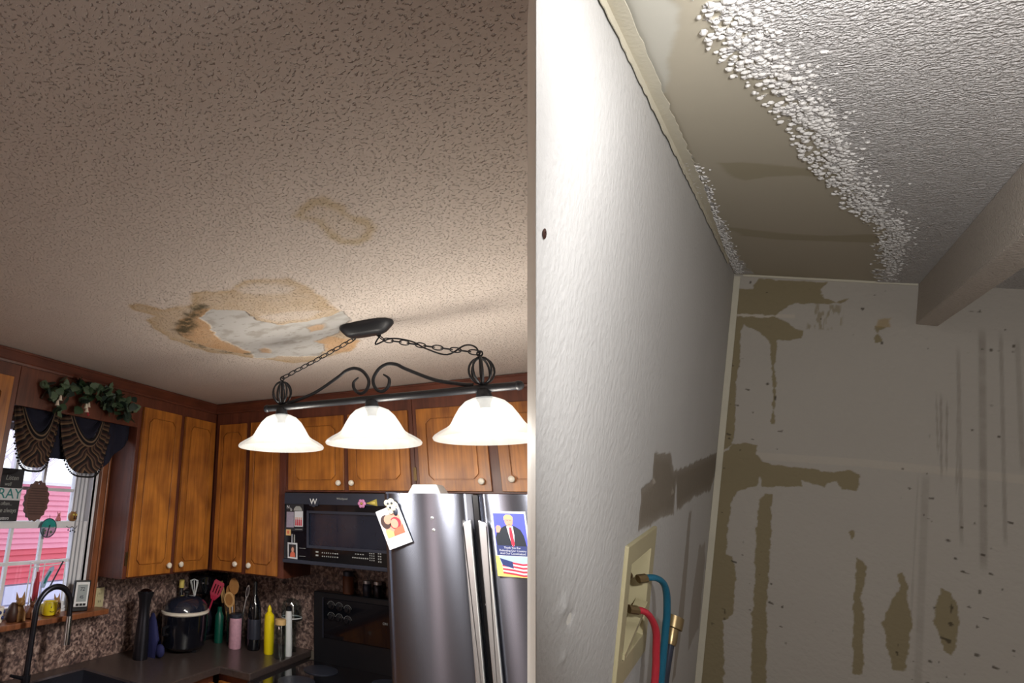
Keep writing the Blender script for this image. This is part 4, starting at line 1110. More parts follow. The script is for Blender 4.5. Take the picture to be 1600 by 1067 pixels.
def animal(name, label, cat, base, s_, body, ears=True, fr_y=1):
    """a small sitting animal figurine: body, head, snout and ears"""
    x, y, z = base
    t = thing(name, label, cat, base)
    b = MB()
    b.lathe([(0.011 * s_, 0), (0.015 * s_, 0.004 * s_), (0.014 * s_, 0.014 * s_), (0.009 * s_, 0.025 * s_), (0.006 * s_, 0.029 * s_)], (x, y, z), 14)
    b.build('body', M[body], t, smooth=True)
    MB().ball((x + 0.004 * s_, y, z + 0.033 * s_), 0.0085 * s_, 12, 8).ball((x + 0.012 * s_, y, z + 0.031 * s_), 0.0042 * s_, 8, 6).build('head', M[body], t, smooth=True)
    if ears:
        for q in (-1, 1):
            MB().tube([(x + 0.002 * s_, y + q * 0.006 * s_, z + 0.038 * s_), (x, y + q * 0.009 * s_, z + 0.052 * s_)], [0.0035 * s_, 0.0006], 7).build('ear', M[body], t, smooth=True)
    for q in (-1, 1):
        MB().tube([(x + 0.012 * s_, y + q * 0.006 * s_, z + 0.016 * s_), (x + 0.015 * s_, y + q * 0.006 * s_, z)], 0.003 * s_, 7).build('leg', M[body], t, smooth=True)
    return t
animal('deer_figurine', 'tiny pink deer figurine with upright ears on the window rail', 'figurine', (0.110, -1.338, RAILZ), 0.95, 'pink_figure')
ow = thing('owl_ornament', 'round brown owl ornament at the right end of the window rail', 'ornament', (0.112, -1.240, RAILZ))
MB().lathe([(0.012, 0), (0.020, 0.006), (0.025, 0.022), (0.023, 0.036), (0.015, 0.046), (0.004, 0.050)], (0.100, -1.240, RAILZ), 16).build('body', M['carved_brown'], ow, smooth=True)
for q in (-1, 1):
    MB().ball((0.120, -1.240 + q * 0.008, RAILZ + 0.033), 0.0065, 8, 6).build('eye', M['gold'], ow, smooth=True)
    MB().tube([(0.104, -1.240 + q * 0.012, RAILZ + 0.040), (0.104, -1.240 + q * 0.015, RAILZ + 0.053)], [0.005, 0.001], 6).build('ear', M['carved_brown'], ow, smooth=True)
for q in range(2):
    MB().tube([(0.124, -1.246 + q * 0.012, RAILZ + 0.028), (0.127, -1.246 + q * 0.012, RAILZ + 0.010)], 0.003, 6).build('feather', M['dark_brown'], ow)
# stained-glass disc on a suction hook
dc = thing('suncatcher', 'round teal stained glass suncatcher hanging in front of the window rail', 'suncatcher', (0.126, -1.398, 1.66))
DF = wallA(0.118); c0, c1, rd = -1.398, 1.624, 0.046
MB().tube([DF(c0 + rd * math.cos(a), c1 + rd * math.sin(a), 0.006) for a in [2 * math.pi * i / 30 for i in range(30)]], 0.0028, 6, close=True).build('rim', M['slate_metal'], dc, smooth=True)
MB(DF).prism(ell(c0, c1, rd - 0.002, rd - 0.002, 18, 0.12, math.pi - 0.12), 0.003, 0.008).build('teal_piece', M['teal_glass'], dc)
MB(DF).prism(ell(c0, c1, rd - 0.002, rd - 0.002, 18, math.pi + 0.0, 2 * math.pi), 0.003, 0.008).build('clear_piece', M['clear_glass'], dc)
MB().tube([DF(c0 + 0.004, c1 + 0.015, 0.011), DF(c0 - 0.002, c1 - 0.010, 0.011), DF(c0 - 0.006, c1 - 0.042, 0.011)], 0.003, 6).build('lead_line', M['slate_metal'], dc)
for (a, h_, r_) in ((-0.018, -0.012, 0.006), (0.016, -0.020, 0.007), (-0.020, -0.026, 0.004)):
    MB().ball(DF(c0 + a, c1 + h_, 0.010), r_, 8, 6, (0.4, 1, 1)).build('leaf_piece', M['leaf_b'], dc, smooth=True)
MB().tube([DF(c0, c1 + rd, 0.006), DF(c0, c1 + rd + 0.018, 0.002)], 0.0012, 5).build('hook', M['slate_metal'], dc)
jw = thing('ornament', 'thin wire ornament with small drops under the owl on the window frame', 'ornament', (0.125, -1.249, 1.62))
b = MB(); b.tube(curve([RL(-1.285, 1.632, 0.006), RL(-1.262, 1.622, 0.006), RL(-1.246, 1.630, 0.006), RL(-1.228, 1.618, 0.006), RL(-1.215, 1.634, 0.006)], 5), 0.0015, 5)
b.build('wire', M['slate_metal'], jw, smooth=True)
for y, z in ((-1.270, 1.612), (-1.255, 1.606), (-1.240, 1.610), (-1.226, 1.602)):
    MB().tube([RL(y, z + 0.014, 0.006), RL(y, z, 0.006)], 0.0008, 4).ball(RL(y, z, 0.006), 0.0042, 8, 6).build('drop', M['slate_metal'], jw, smooth=True)

SILL = 1.213
mu = thing('mug', 'yellow smiley face mug with a brown handle on the window sill', 'mug', (0.165, -1.350, SILL))
MB().lathe([(0.026, 0.0), (0.033, 0.005), (0.0365, 0.024), (0.0365, 0.05), (0.034, 0.064), (0.030, 0.064), (0.031, 0.05), (0.030, 0.012)], (0.165, -1.350, SILL), 24).build('cup', M['yellow_mug'], mu, smooth=True)
MB().tube([(0.165, -1.316, SILL + 0.05), (0.165, -1.292, SILL + 0.047), (0.165, -1.288, SILL + 0.028), (0.165, -1.318, SILL + 0.014)], 0.0055, 8).build('handle', M['dark_brown'], mu, smooth=True)
for q in (-1, 1): MB().ball((0.199, -1.356 + q * 0.009, SILL + 0.042), 0.0028, 8, 6, (0.5, 1, 1.5)).build('eye', M['sign_black'], mu)
MB().tube([(0.199, -1.372, SILL + 0.026), (0.201, -1.364, SILL + 0.021), (0.2015, -1.354, SILL + 0.020), (0.199, -1.342, SILL + 0.026)], 0.0014, 5).build('mouth', M['dark_brown'], mu)
th = thing('weather_station', 'white and black digital thermometer standing at the right end of the window sill', 'thermometer', (0.17, -1.178, SILL))
TF = rot_frame((0.162, -1.222, SILL), (0.35, 0.94, 0), (0, 0, 1), -0.02)
MB(TF).box(0.0, 0.088, 0.0, 0.150, -0.012, 0.012).build('case', M['black_plastic'], th, bevel=0.006)
MB(TF).box(0.008, 0.080, 0.024, 0.142, 0.012, 0.016).build('face', M['white_plastic'], th, bevel=0.002)
MB(TF).box(0.018, 0.070, 0.048, 0.130, 0.016, 0.017).build('screen', M['lcd'], th)
for q in range(3): MB(TF).box(0.020 + q * 0.018, 0.034 + q * 0.018, 0.029, 0.040, 0.016, 0.019).build('button', M['black_plastic'], th)
text('72', TF, 0.044, 0.108, 0.026, M['slate_metal'], 'digits', th, z=0.017); text('45', TF, 0.044, 0.070, 0.022, M['slate_metal'], 'digits', th, z=0.017)
animal('deer_figurine', 'small tan deer figurine with ears behind the yellow mug on the window sill', 'figurine', (0.128, -1.290, SILL), 1.75, 'carved_brown')
animal('squirrel_figurine', 'carved brown wooden squirrel figurine at the left of the window sill', 'figurine', (0.165, -1.525, SILL), 2.4, 'carved_brown')
MB().lathe([(0.018, 0.0), (0.026, 0.012), (0.027, 0.040), (0.020, 0.066), (0.008, 0.082)], (0.175, -1.560, SILL), 14).build('tail', M['dark_brown'], bpy.data.objects['squirrel_figurine'], smooth=True)
animal('squirrel_figurine', 'smaller dark brown squirrel figurine touching the carved one on the window sill', 'figurine', (0.168, -1.455, SILL), 1.9, 'brown_ceramic')
wmug = thing('mug', 'white mug with navy dots at the left end of the window sill', 'mug', (0.165, -1.642, SILL))
MB().lathe([(0.030, 0.0), (0.036, 0.006), (0.038, 0.070), (0.034, 0.070), (0.033, 0.010)], (0.165, -1.642, SILL), 22).build('cup', M['porcelain'], wmug, smooth=True)
for q in range(5):
    a = -0.9 + q * 0.5
    MB().ball((0.165 + 0.037 * math.cos(a), -1.642 + 0.037 * math.sin(a), SILL + (0.028 if q % 2 else 0.05)), 0.008, 8, 6).build('dot', M['navy_print'], wmug, smooth=True)
MB().tube([(0.165, -1.679, SILL + 0.058), (0.165, -1.702, SILL + 0.052), (0.165, -1.702, SILL + 0.026), (0.165, -1.679, SILL + 0.016)], 0.005, 8).build('handle', M['porcelain'], wmug, smooth=True)
# white wire rack with a maroon bottle and a blue pouch
rk = thing('wire_rack', 'white wire rack standing on the window sill behind the faucet', 'rack', (0.14, -1.38, SILL))
b = MB(); rx = 0.142
b.tube([(rx, -1.480, SILL), (rx, -1.478, 1.462), (rx, -1.275, 1.462), (rx, -1.270, SILL)], 0.0035, 6)
b.build('frame', M['white_vinyl'], rk, smooth=True)
for (ya, za, yb, zb) in ((-1.462, SILL, -1.458, 1.462), (-1.405, SILL, -1.400, 1.462), (-1.478, 1.44, -1.275, 1.447)):
    MB().tube([(rx, ya, za), (rx, yb, zb)], 0.0026, 6).build('wire', M['white_vinyl'], rk)
MB().tube([(rx + 0.006, -1.296, 1.46), (rx + 0.006, -1.372, 1.31)], 0.004, 6).build('wire', M['slate_metal'], rk)
tag(MB().lathe([(0.012, 0), (0.014, 0.006), (0.014, 0.150), (0.008, 0.180), (0.008, 0.205)], (0.152, -1.437, SILL), 14).build('bottle', M['red_print'], smooth=True),
    'slim maroon bottle on the window sill between the rack wires', 'bottle')
po = thing('pouch', 'light blue plastic pouch hanging on the white rack in the window', 'pouch', (0.15, -1.375, 1.36))
MB(wallA(0.146)).prism([(-1.408, 1.345), (-1.398, 1.385), (-1.372, 1.432), (-1.350, 1.440), (-1.346, 1.425), (-1.372, 1.385), (-1.390, 1.340)], 0.0, 0.008).build('bag', M['sky_print'], po, bevel=0.002)
MB(wallA(0.146)).prism([(-1.400, 1.362), (-1.394, 1.384), (-1.372, 1.418), (-1.362, 1.416), (-1.380, 1.384), (-1.390, 1.360)], 0.008, 0.0095).build('print', M['teal'], po)

ot = thing('power_outlet', 'cream wall outlet under the corner cabinet right of the window', 'outlet', (0.12, -1.0, 1.20))
OF = wallA(0.118)
MB(OF).box(-1.040, -0.975, 1.205, 1.305, 0.0, 0.006).build('plate', M['cream_plastic'], ot, bevel=0.002)
for z in (1.235, 1.275):
    s_ = MB(OF).box(-1.022, -0.993, z - 0.013, z + 0.013, 0.006, 0.009).build('socket', M['cream_plastic'], ot, bevel=0.002)
    MB(OF).box(-1.015, -1.012, z - 0.005, z + 0.006, 0.009, 0.0095).box(-1.003, -1.000, z - 0.005, z + 0.006, 0.009, 0.0095).build('slot', M['sign_black'], s_)

# ================================================================== WORKTOP, BASE CABINETS, SINK, FAUCET
CT = 0.95
MB_ = MB().prism([(0.118, -3.2), (0.72, -3.2), (0.72, -0.65), (0.92, -0.65), (0.92, -0.009), (0.118, -0.009)], CT - 0.035, CT, holes=[[(0.24, -1.75), (0.62, -1.75), (0.62, -1.15), (0.24, -1.15)]])
tag(MB_.build('worktop', M['laminate'], bevel=0.004), 'dark laminate worktop along the window and corner', 'worktop')
sk_ = thing('sink', 'steel sink set in the worktop under the window', 'sink', (0.43, -1.45, CT - 0.16))
MB().prism([(0.225, -1.765), (0.635, -1.765), (0.635, -1.135), (0.225, -1.135)], CT, CT + 0.004, holes=[[(0.252, -1.738), (0.608, -1.738), (0.608, -1.162), (0.252, -1.162)]]).build('rim', M['steel'], sk_)
MB().prism([(0.245, -1.745), (0.615, -1.745), (0.615, -1.155), (0.245, -1.155)], CT - 0.16, CT, holes=[[(0.252, -1.738), (0.608, -1.738), (0.608, -1.162), (0.252, -1.162)]]).box(0.245, 0.615, -1.745, -1.155, CT - 0.165, CT - 0.16).build('basin', M['steel'], sk_)
def base_cab(label, fr_, x0, x1, depth, nd):
    t = thing('base_cabinet', label, 'cabinet', fr_((x0 + x1) / 2, 0.0, -depth / 2))
    MB(fr_).box(x0, x1, 0.09, 0.70, -depth, -0.002).box(x0, x1, 0.70, CT - 0.035, -0.02, -0.002).box(x0, x1, 0.0, 0.09, -depth, -0.06).build('body', M['frame_wood'], t)
    w = (x1 - x0) / nd
    for i in range(nd): cab_door(fr_, x0 + i * w + 0.015, x0 + (i + 1) * w - 0.015, 0.12, CT - 0.07, t, (x0 + (i + 0.85) * w, 0.82))
    return t
base_cab('brown base cabinet under the sink and window', wallA(0.69), -1.9, -1.0, 0.56, 2)
base_cab('brown base cabinet below the window, nearest the camera', wallA(0.69), -3.15, -1.905, 0.56, 3)
base_cab('brown base cabinet in the corner left of the range', wallA(0.69), -0.995, -0.66, 0.56, 1)
base_cab('narrow brown base cabinet directly left of the range', wallB(-0.62), 0.695, 0.915, 0.58, 1)

fc = thing('faucet', 'dark steel gooseneck faucet arching in front of the window', 'faucet', (0.30, -1.55, CT))
fx = 0.30; r_ = 0.094; yc_ = -1.427
arc = [(fx, yc_ - r_, CT), (fx, yc_ - r_, 1.15), (fx, yc_ - r_, 1.26)] + [(fx, yc_ - r_ * math.cos(a), 1.268 + r_ * 1.02 * math.sin(a)) for a in [math.pi * i / 16 for i in range(17)]] + [(fx, yc_ + r_ + 0.002, 1.22)]
MB().tube(arc, 0.0135, 14).build('spout', M['steel_dark'], fc, smooth=True)
MB().tube([(fx, yc_ + r_ + 0.002, 1.225), (fx, yc_ + r_ + 0.006, 1.10)], [0.0155, 0.019], 14).build('spray_head', M['chrome'], fc, smooth=True)
MB().lathe([(0.030, 0.0), (0.030, 0.008), (0.020, 0.016), (0.020, 0.06)], (fx, yc_ - r_, CT + 0.0), 20).build('base', M['steel_dark'], fc, smooth=True)
MB().tube([(fx, yc_ - r_ - 0.018, CT + 0.05), (fx + 0.01, yc_ - r_ - 0.085, CT + 0.075)], [0.008, 0.006], 10).build('lever', M['steel_dark'], fc, smooth=True)

# ------------------------------------------------------------------ things on the worktop
def bottle(name, label, cat, x, y, prof, mt, parts=()):
    t = thing(name, label, cat, (x, y, CT))
    MB().lathe(prof, (x, y, CT), 22).build('body', M[mt], t, smooth=True)
    for nm, pr, m_ in parts: MB().lathe(pr, (x, y, CT), 22).build(nm, M[m_], t, smooth=True)
    return t
bottle('pepper_mill', 'tall dark steel pepper mill with a waist, left on the worktop', 'mill', 0.30, -0.825,
       [(0.040, 0), (0.042, 0.01), (0.040, 0.10), (0.032, 0.20), (0.030, 0.25), (0.036, 0.30), (0.046, 0.325), (0.047, 0.332), (0.03, 0.336)], 'steel_dark',
       [('cap', [(0.030, 0.336), (0.034, 0.340), (0.016, 0.350)], 'chrome')])
ck = thing('slow_cooker', 'black oval slow cooker with a white rim and dark glass lid on the corner worktop', 'cooker', (0.35, -0.52, CT))
MB().lathe([(0.115, 0.012), (0.140, 0.03), (0.148, 0.12), (0.150, 0.200)], (0.34, -0.52, CT), 32, sx=0.85).build('body', M['crock'], ck, smooth=True)
MB().lathe([(0.150, 0.195), (0.157, 0.201), (0.157, 0.211), (0.146, 0.215)], (0.34, -0.52, CT), 32, sx=0.85).build('rim', M['porcelain'], ck, smooth=True)
MB().lathe([(0.146, 0.215), (0.140, 0.240), (0.115, 0.268), (0.07, 0.285), (0.02, 0.291)], (0.34, -0.52, CT), 32, sx=0.85).build('lid', M['dark_glass'], ck, smooth=True)
MB().lathe([(0.010, 0.289), (0.010, 0.301), (0.022, 0.307), (0.022, 0.317), (0.014, 0.321)], (0.34, -0.52, CT), 16).build('lid_knob', M['black_plastic'], ck, smooth=True)
for q in (-1, 1): MB().tube([(0.34, -0.52 + q * 0.146, CT + 0.10), (0.34, -0.52 + q * 0.178, CT + 0.105), (0.34, -0.52 + q * 0.178, CT + 0.135), (0.34, -0.52 + q * 0.146, CT + 0.14)], 0.010, 8).build('handle', M['black_plastic'], ck, smooth=True)
for q in range(3): MB().lathe([(0.02, 0.0), (0.02, 0.014), (0.015, 0.014)], (0.34 + 0.08 * math.cos(q * 2.1), -0.52 + 0.08 * math.sin(q * 2.1), CT), 10).build('foot', M['black_plastic'], ck)
ml = thing('oven_mitt', 'navy blue oven mitt lying left of the slow cooker', 'mitt', (0.28, -0.745, CT))
b = MB(); P = []
for i in range(13):
    for j in range(9):
        u = i / 12; v = j / 8; a = math.pi * v
        P.append((0.24 + 0.12 * u, -0.745 + 0.024 * math.cos(a), CT + (0.09 + 0.13 * math.sin(math.pi * min(1, u * 1.1))) * math.sin(a)))
b.add(P, [(i * 9 + j, (i + 1) * 9 + j, (i + 1) * 9 + j + 1, i * 9 + j + 1) for i in range(12) for j in range(8)]); b.build('mitt', M['blue_cloth'], ml, smooth=True)
MB().ball((0.37, -0.745, CT + 0.035), 0.034, 10, 8, (0.9, 0.6, 1)).build('thumb', M['blue_cloth'], ml, smooth=True)
cm = thing('coffee_maker', 'black coffee maker with chrome highlights in the worktop corner', 'coffee maker', (0.20, -0.20, CT))
MB().box(0.13, 0.30, -0.27, -0.07, CT, CT + 0.03).build('base', M['black_plastic'], cm, bevel=0.008)
MB().box(0.13, 0.30, -0.13, -0.06, CT + 0.03, CT + 0.38).build('column', M['black_gloss'], cm, bevel=0.01)
MB().box(0.13, 0.30, -0.27, -0.13, CT + 0.26, CT + 0.38).build('brew_head', M['black_gloss'], cm, bevel=0.012)
MB().lathe([(0.05, 0.0), (0.062, 0.02), (0.064, 0.09), (0.046, 0.14), (0.048, 0.155)], (0.215, -0.20, CT + 0.03), 22).build('carafe', M['dark_glass'], cm, smooth=True)
MB().tube([(0.262, -0.225, CT + 0.17), (0.298, -0.25, CT + 0.16), (0.298, -0.25, CT + 0.08), (0.27, -0.23, CT + 0.06)], 0.007, 8).build('carafe_handle', M['black_plastic'], cm, smooth=True)
MB().ball((0.255, -0.272, CT + 0.33), 0.008, 8, 6).build('switch', M['chrome'], cm, smooth=True)
MB().box(0.15, 0.28, -0.262, -0.258, CT + 0.372, CT + 0.377).build('trim', M['chrome'], cm)
bottle('bottle', 'dark bottle with a yellow cap in the worktop corner below the left cabinet', 'bottle', 0.172, -0.385,
       [(0.034, 0), (0.036, 0.01), (0.036, 0.20), (0.015, 0.26), (0.013, 0.31)], 'wine_glass', [('cap', [(0.016, 0.305), (0.017, 0.31), (0.017, 0.35), (0.012, 0.353)], 'gold_print')])
# utensil crocks
u1 = thing('utensil_holder', 'black utensil crock in the corner holding the whisk and red spatula', 'holder', (0.265, -0.335, CT))
MB().lathe([(0.045, 0), (0.050, 0.006), (0.052, 0.16), (0.047, 0.16), (0.045, 0.01)], (0.275, -0.325, CT), 22).build('pot', M['crock'], u1, smooth=True)
wk = thing('whisk', 'white wire whisk standing in the black utensil crock', 'whisk', (0.25, -0.33, CT + 0.02))
MB().tube([(0.262, -0.325, CT + 0.02), (0.235, -0.322, CT + 0.24)], 0.006, 8).build('handle', M['white_plastic'], wk, smooth=True)
for q in range(4):
    a = q * math.pi / 4; b = MB(); pts = []
    for j in range(17):
        t = math.pi * j / 16; rr_ = 0.026 * math.sin(t) ** 0.8; s_ = 1 if j <= 8 else -1
        zq = 0.24 + 0.115 * (1 - abs(j - 8) / 8) ** 0.6
        pts.append((0.235 - (zq - 0.24) * 0.12 + s_ * rr_ * math.cos(a) * (abs(j - 8) > 0), -0.322 + s_ * rr_ * math.sin(a) * (abs(j - 8) > 0), CT + zq))
    b.tube(pts, 0.0022, 6).build('wire_loop', M['white_plastic'], wk, smooth=True)
sp = thing('spatula', 'red slotted spatula standing in the black utensil crock', 'spatula', (0.30, -0.32, CT + 0.02))
S0 = Vector((0.285, -0.315, CT + 0.02)); S1 = Vector((0.352, -0.275, CT + 0.255)); dS = (S1 - S0).normalized()
MB().tube([S0, S0.lerp(S1, 0.45)], 0.006, 8).build('steel_shaft', M['steel_light'], sp, smooth=True)
MB().tube([S0.lerp(S1, 0.45), S1], 0.006, 8).build('handle', M['red_plastic'], sp, smooth=True)
HF = Frame(S1, Vector((0.86, 0.3, -0.35)), dS)
MB(HF).prism([(-0.014, -0.012), (0.014, -0.012), (0.034, 0.022), (0.036, 0.092), (0.030, 0.104), (-0.030, 0.104), (-0.036, 0.092), (-0.034, 0.022)], -0.003, 0.003,
             holes=[[(x - 0.0035, 0.026), (x + 0.0035, 0.026), (x + 0.0035, 0.080), (x - 0.0035, 0.080)] for x in (-0.018, 0.0, 0.018)]).build('head', M['red_plastic'], sp, bevel=0.0015)
u2 = thing('utensil_holder', 'glass utensil jar full of wooden spoons left of the wine bottle', 'holder', (0.475, -0.20, CT))
ux, uy = 0.475, -0.20
MB().lathe([(0.046, 0), (0.050, 0.006), (0.054, 0.17), (0.050, 0.17), (0.047, 0.01)], (ux, uy, CT), 22).build('jar', M['clear_glass'], u2, smooth=True)
def spoon(name, label, x0, y0, x1, y1, z1, w, l, mt, cat='spoon', tines=0):
    t = thing(name, label, cat, (x0, y0, CT + 0.014))
    a = Vector((x0, y0, CT + 0.014)); b_ = Vector((x1, y1, z1)); d = (b_ - a).normalized()
    MB().tube([a, b_], [0.0055, 0.0048], 8).build('handle', M[mt], t, smooth=True)
    fr_ = Frame(b_, Vector((1, 0.25, 0)) - d * d.dot(Vector((1, 0.25, 0))), d)
    if tines:
        fk = MB(fr_).box(-w, w, -0.012, 0.016, -0.003, 0.003).build('neck', M[mt], t)
        for q in range(tines):
            x = -w + (2 * w) * (q + 0.5) / tines; MB(fr_).box(x - w * 0.24, x + w * 0.24, 0.014, l, -0.003, 0.003).build('tine', M[mt], t)
    else:
        n = 16
        b = MB(fr_); b.prism(ell(0, l * 0.45, w, l * 0.55, n), -0.003, 0.003); o = b.build('bowl', M[mt], t, bevel=0.002)
        MB(fr_).prism(ell(0, l * 0.46, w * 0.7, l * 0.4, n), 0.003, 0.0036).build('hollow', M['spoon_wood'] if mt != 'steel_light' else M['steel'], o)
    return t
spoon('wooden_fork', 'pale wooden fork leaning left out of the glass utensil jar', ux - 0.02, uy, 0.385, -0.205, 1.185, 0.017, 0.115, 'pale_wood', 'fork', 3)
spoon('wooden_spoon', 'large round brown wooden spoon, tallest in the glass utensil jar', ux + 0.010, uy - 0.012, 0.485, -0.235, 1.240, 0.034, 0.090, 'spoon_wood')
spoon('wooden_spoon', 'wide tan wooden spoon, lowest and nearest in the glass utensil jar', ux, uy - 0.022, 0.468, -0.252, 1.165, 0.036, 0.085, 'pale_wood')
spoon('wooden_spoon', 'brown wooden spoon left of the tallest one in the glass utensil jar', ux - 0.014, uy - 0.004, 0.448, -0.225, 1.195, 0.026, 0.090, 'spoon_wood')
spoon('serving_spoon', 'steel serving spoon at the left side of the glass utensil jar', ux - 0.022, uy + 0.012, 0.425, -0.17, 1.20, 0.018, 0.075, 'steel_light')
spoon('serving_spoon', 'thin steel spoon at the right side of the glass utensil jar', ux + 0.022, uy + 0.010, 0.537, -0.17, 1.215, 0.013, 0.075, 'steel_light')
bottle('bottle', 'green plastic bottle between the red spatula and the glass utensil jar', 'bottle', 0.385, -0.245,
       [(0.026, 0), (0.028, 0.006), (0.028, 0.15), (0.014, 0.178)], 'green_plastic', [('cap', [(0.015, 0.172), (0.015, 0.200), (0.010, 0.203)], 'green_plastic')])
bottle('candle_jar', 'pink and white patterned jar in front of the glass utensil jar', 'jar', 0.545, -0.285,
       [(0.036, 0), (0.038, 0.005), (0.038, 0.165), (0.036, 0.17)], 'pink_print', [('lid', [(0.039, 0.165), (0.039, 0.185), (0.034, 0.188)], 'slate_metal')])
bottle('wine_bottle', 'tall dark wine bottle on the worktop left of the yellow squeeze bottle', 'bottle', 0.652, -0.24,
       [(0.036, 0), (0.041, 0.008), (0.041, 0.225), (0.034, 0.262), (0.017, 0.292), (0.0145, 0.31), (0.0145, 0.375), (0.010, 0.377)], 'wine_glass',
       [('label', [(0.0415, 0.06), (0.0418, 0.062), (0.0418, 0.165), (0.0415, 0.167)], 'slate_metal')])
bottle('squeeze_bottle', 'small bright yellow squeeze bottle with a pointed cap on the worktop', 'bottle', 0.775, -0.26,
       [(0.026, 0), (0.029, 0.006), (0.031, 0.16), (0.028, 0.205), (0.012, 0.222)], 'yellow', [('cap', [(0.013, 0.220), (0.013, 0.238), (0.003, 0.258)], 'yellow')])
bottle('bottle', 'white and blue bottle between the wine bottle and the yellow squeeze bottle', 'bottle', 0.728, -0.19,
       [(0.022, 0), (0.024, 0.006), (0.024, 0.19), (0.014, 0.205)], 'white_plastic', [('cap', [(0.015, 0.203), (0.015, 0.225), (0.012, 0.227)], 'navy_print')])
cdm = thing('cake_dome', 'clear glass cake dome on a plate at the right end of the corner worktop', 'dome', (0.84, -0.115, CT))
MB().lathe([(0.03, 0.0), (0.03, 0.16), (0.066, 0.17), (0.066, 0.178), (0.02, 0.18)], (0.840, -0.112, CT), 28).build('stand', M['clear_glass'], cdm, smooth=True)
MB().lathe([(0.062, 0.180), (0.062, 0.235), (0.050, 0.268), (0.022, 0.284), (0.006, 0.286)], (0.840, -0.112, CT), 28).build('dome', M['clear_glass'], cdm, smooth=True)
MB().tube([(0.840 + 0.062 * math.cos(a), -0.112 + 0.062 * math.sin(a), CT + 0.182) for a in [2 * math.pi * i / 28 for i in range(28)]], 0.003, 6, close=True).build('dome_rim', M['white_plastic'], cdm, smooth=True)
ssk = bottle('salt_shaker', 'white salt shaker with a dark top just before the cake dome', 'shaker', 0.886, -0.222,
       [(0.020, 0), (0.022, 0.005), (0.020, 0.20), (0.017, 0.235)], 'white_plastic', [('top', [(0.0175, 0.235), (0.0175, 0.252), (0.010, 0.260)], 'black_plastic')])
bottle('jar', 'low orange-topped jar in front of the salt shaker on the worktop edge', 'jar', 0.880, -0.300,
       [(0.030, 0), (0.032, 0.005), (0.032, 0.17), (0.029, 0.178)], 'clear_glass', [('lid', [(0.032, 0.172), (0.032, 0.198), (0.028, 0.200)], 'blond_print')])
# jars on top of the range backguard
def bg_jar(name, label, x, r, h, mt, lid):
    t = thing(name, label, 'jar' if name == 'jar' else 'shaker', (x, -0.06, 1.292))
    MB().lathe([(r * 0.9, 0), (r, 0.004), (r, h * 0.74), (r * 0.85, h * 0.8)], (x, -0.06, 1.292), 20).build('body', M[mt], t, smooth=True)
    MB().lathe([(r * 0.92, h * 0.78), (r * 0.92, h * 0.97), (r * 0.7, h)], (x, -0.06, 1.292), 20).build('lid', M[lid], t, smooth=True)
bg_jar('jar', 'reddish spice jar on top of the range backguard', 1.20, 0.034, 0.125, 'brown_ceramic', 'slate_metal')
bg_jar('spice_shaker', 'left of two small steel-topped shakers on the range backguard', 1.318, 0.025, 0.085, 'slate_metal', 'steel_light')
bg_jar('spice_shaker', 'right of two small steel-topped shakers, nearest the fridge', 1.385, 0.025, 0.085, 'steel_dark', 'steel_light')

# ================================================================== LAUNDRY CLOSET (right half)
D0 = 0.004
M['closet_ceiling'] = layered('closet_ceiling_paint', (216, 213, 212),
    [('bare', (190, 182, 164)), ('band', (168, 158, 132)), ('pale', (206, 204, 194))], bump=(0.0045, 180, 0.28, 0.72), bump_mask='coat', vary=0.03, vscale=4)
us = np.concatenate([np.arange(0.0, 0.57, 0.0035), np.linspace(0.6, 1.25, 6)])
vs = np.concatenate([np.arange(0.0, 2.25, 0.0035), np.linspace(2.26, 3.6, 8)])
GU, GV = np.meshgrid(us, vs); pu = GU.ravel(); pv = GV.ravel()
edge_v = np.array([-0.1, 0.054, 0.351, 0.586, 0.747, 0.854, 0.953, 1.046, 1.184, 1.286, 1.377, 1.5, 1.59, 1.706, 1.821, 1.904, 1.984, 2.4, 3.7])
edge_u = np.array([0.436, 0.43, 0.415, 0.40, 0.395, 0.374, 0.351, 0.318, 0.30, 0.273, 0.258, 0.239, 0.227, 0.205, 0.182, 0.154, 0.143, 0.10, 0.0])
dpop = pu - np.interp(pv, edge_v, edge_u)                    # distance into the popcorn-coated part
corner_p = [(0.0, 1.62), (0.018, 1.5), (0.028, 1.25), (0.033, 1.10), (0.030, 0.85), (0.026, 0.53), (0.045, 0.23), (0.06, 0.036), (0.0, 0.0)]
dcor = sdf(pu, pv, corner_p)
lump = fbm((pu + 0.4 * pv) * 78, (pv - 0.4 * pu) * 78, 2, 41); big = fbm(pu * 22, pv * 22, 3, 43)
dmix = np.maximum(dpop, np.maximum(dcor, -0.2))
cover = sstep(-0.035, 0.045, dpop + 0.05 * (big - 0.5)) ; cover2 = sstep(-0.012, 0.012, dcor + 0.03 * (big - 0.5))
cov = np.maximum(cover, cover2)
thr = 0.72 - 0.62 * cov
blob = sstep(thr, thr + 0.16, lump) * (cov > 0.02)
edgeboost = np.exp(-np.maximum(dpop, 0) / 0.09)
hgt = blob * (0.0010 + 0.0024 * edgeboost * (dpop > -0.06)) * (0.5 + lump)
coat = np.clip(np.maximum(sstep(0.02, 0.3, blob), sstep(0.0, 0.04, dpop)), 0, 1)
band = np.maximum(region(pu, pv, [(0.072,1.42),(0.112,1.416),(0.177,1.383),(0.218,1.347),(0.272,1.3),(0.273,1.262),(0.208,1.303),(0.152,1.304),(0.11,1.282),(0.083,1.322)], 0.008, 0.008, 30, 51),
                  region(pu, pv, [(0.029,0.81),(0.075,0.795),(0.163,0.741),(0.262,0.714),(0.364,0.737),(0.39,0.692),(0.384,0.627),(0.263,0.639),(0.146,0.653),(0.069,0.701)], 0.012, 0.008, 30, 52))
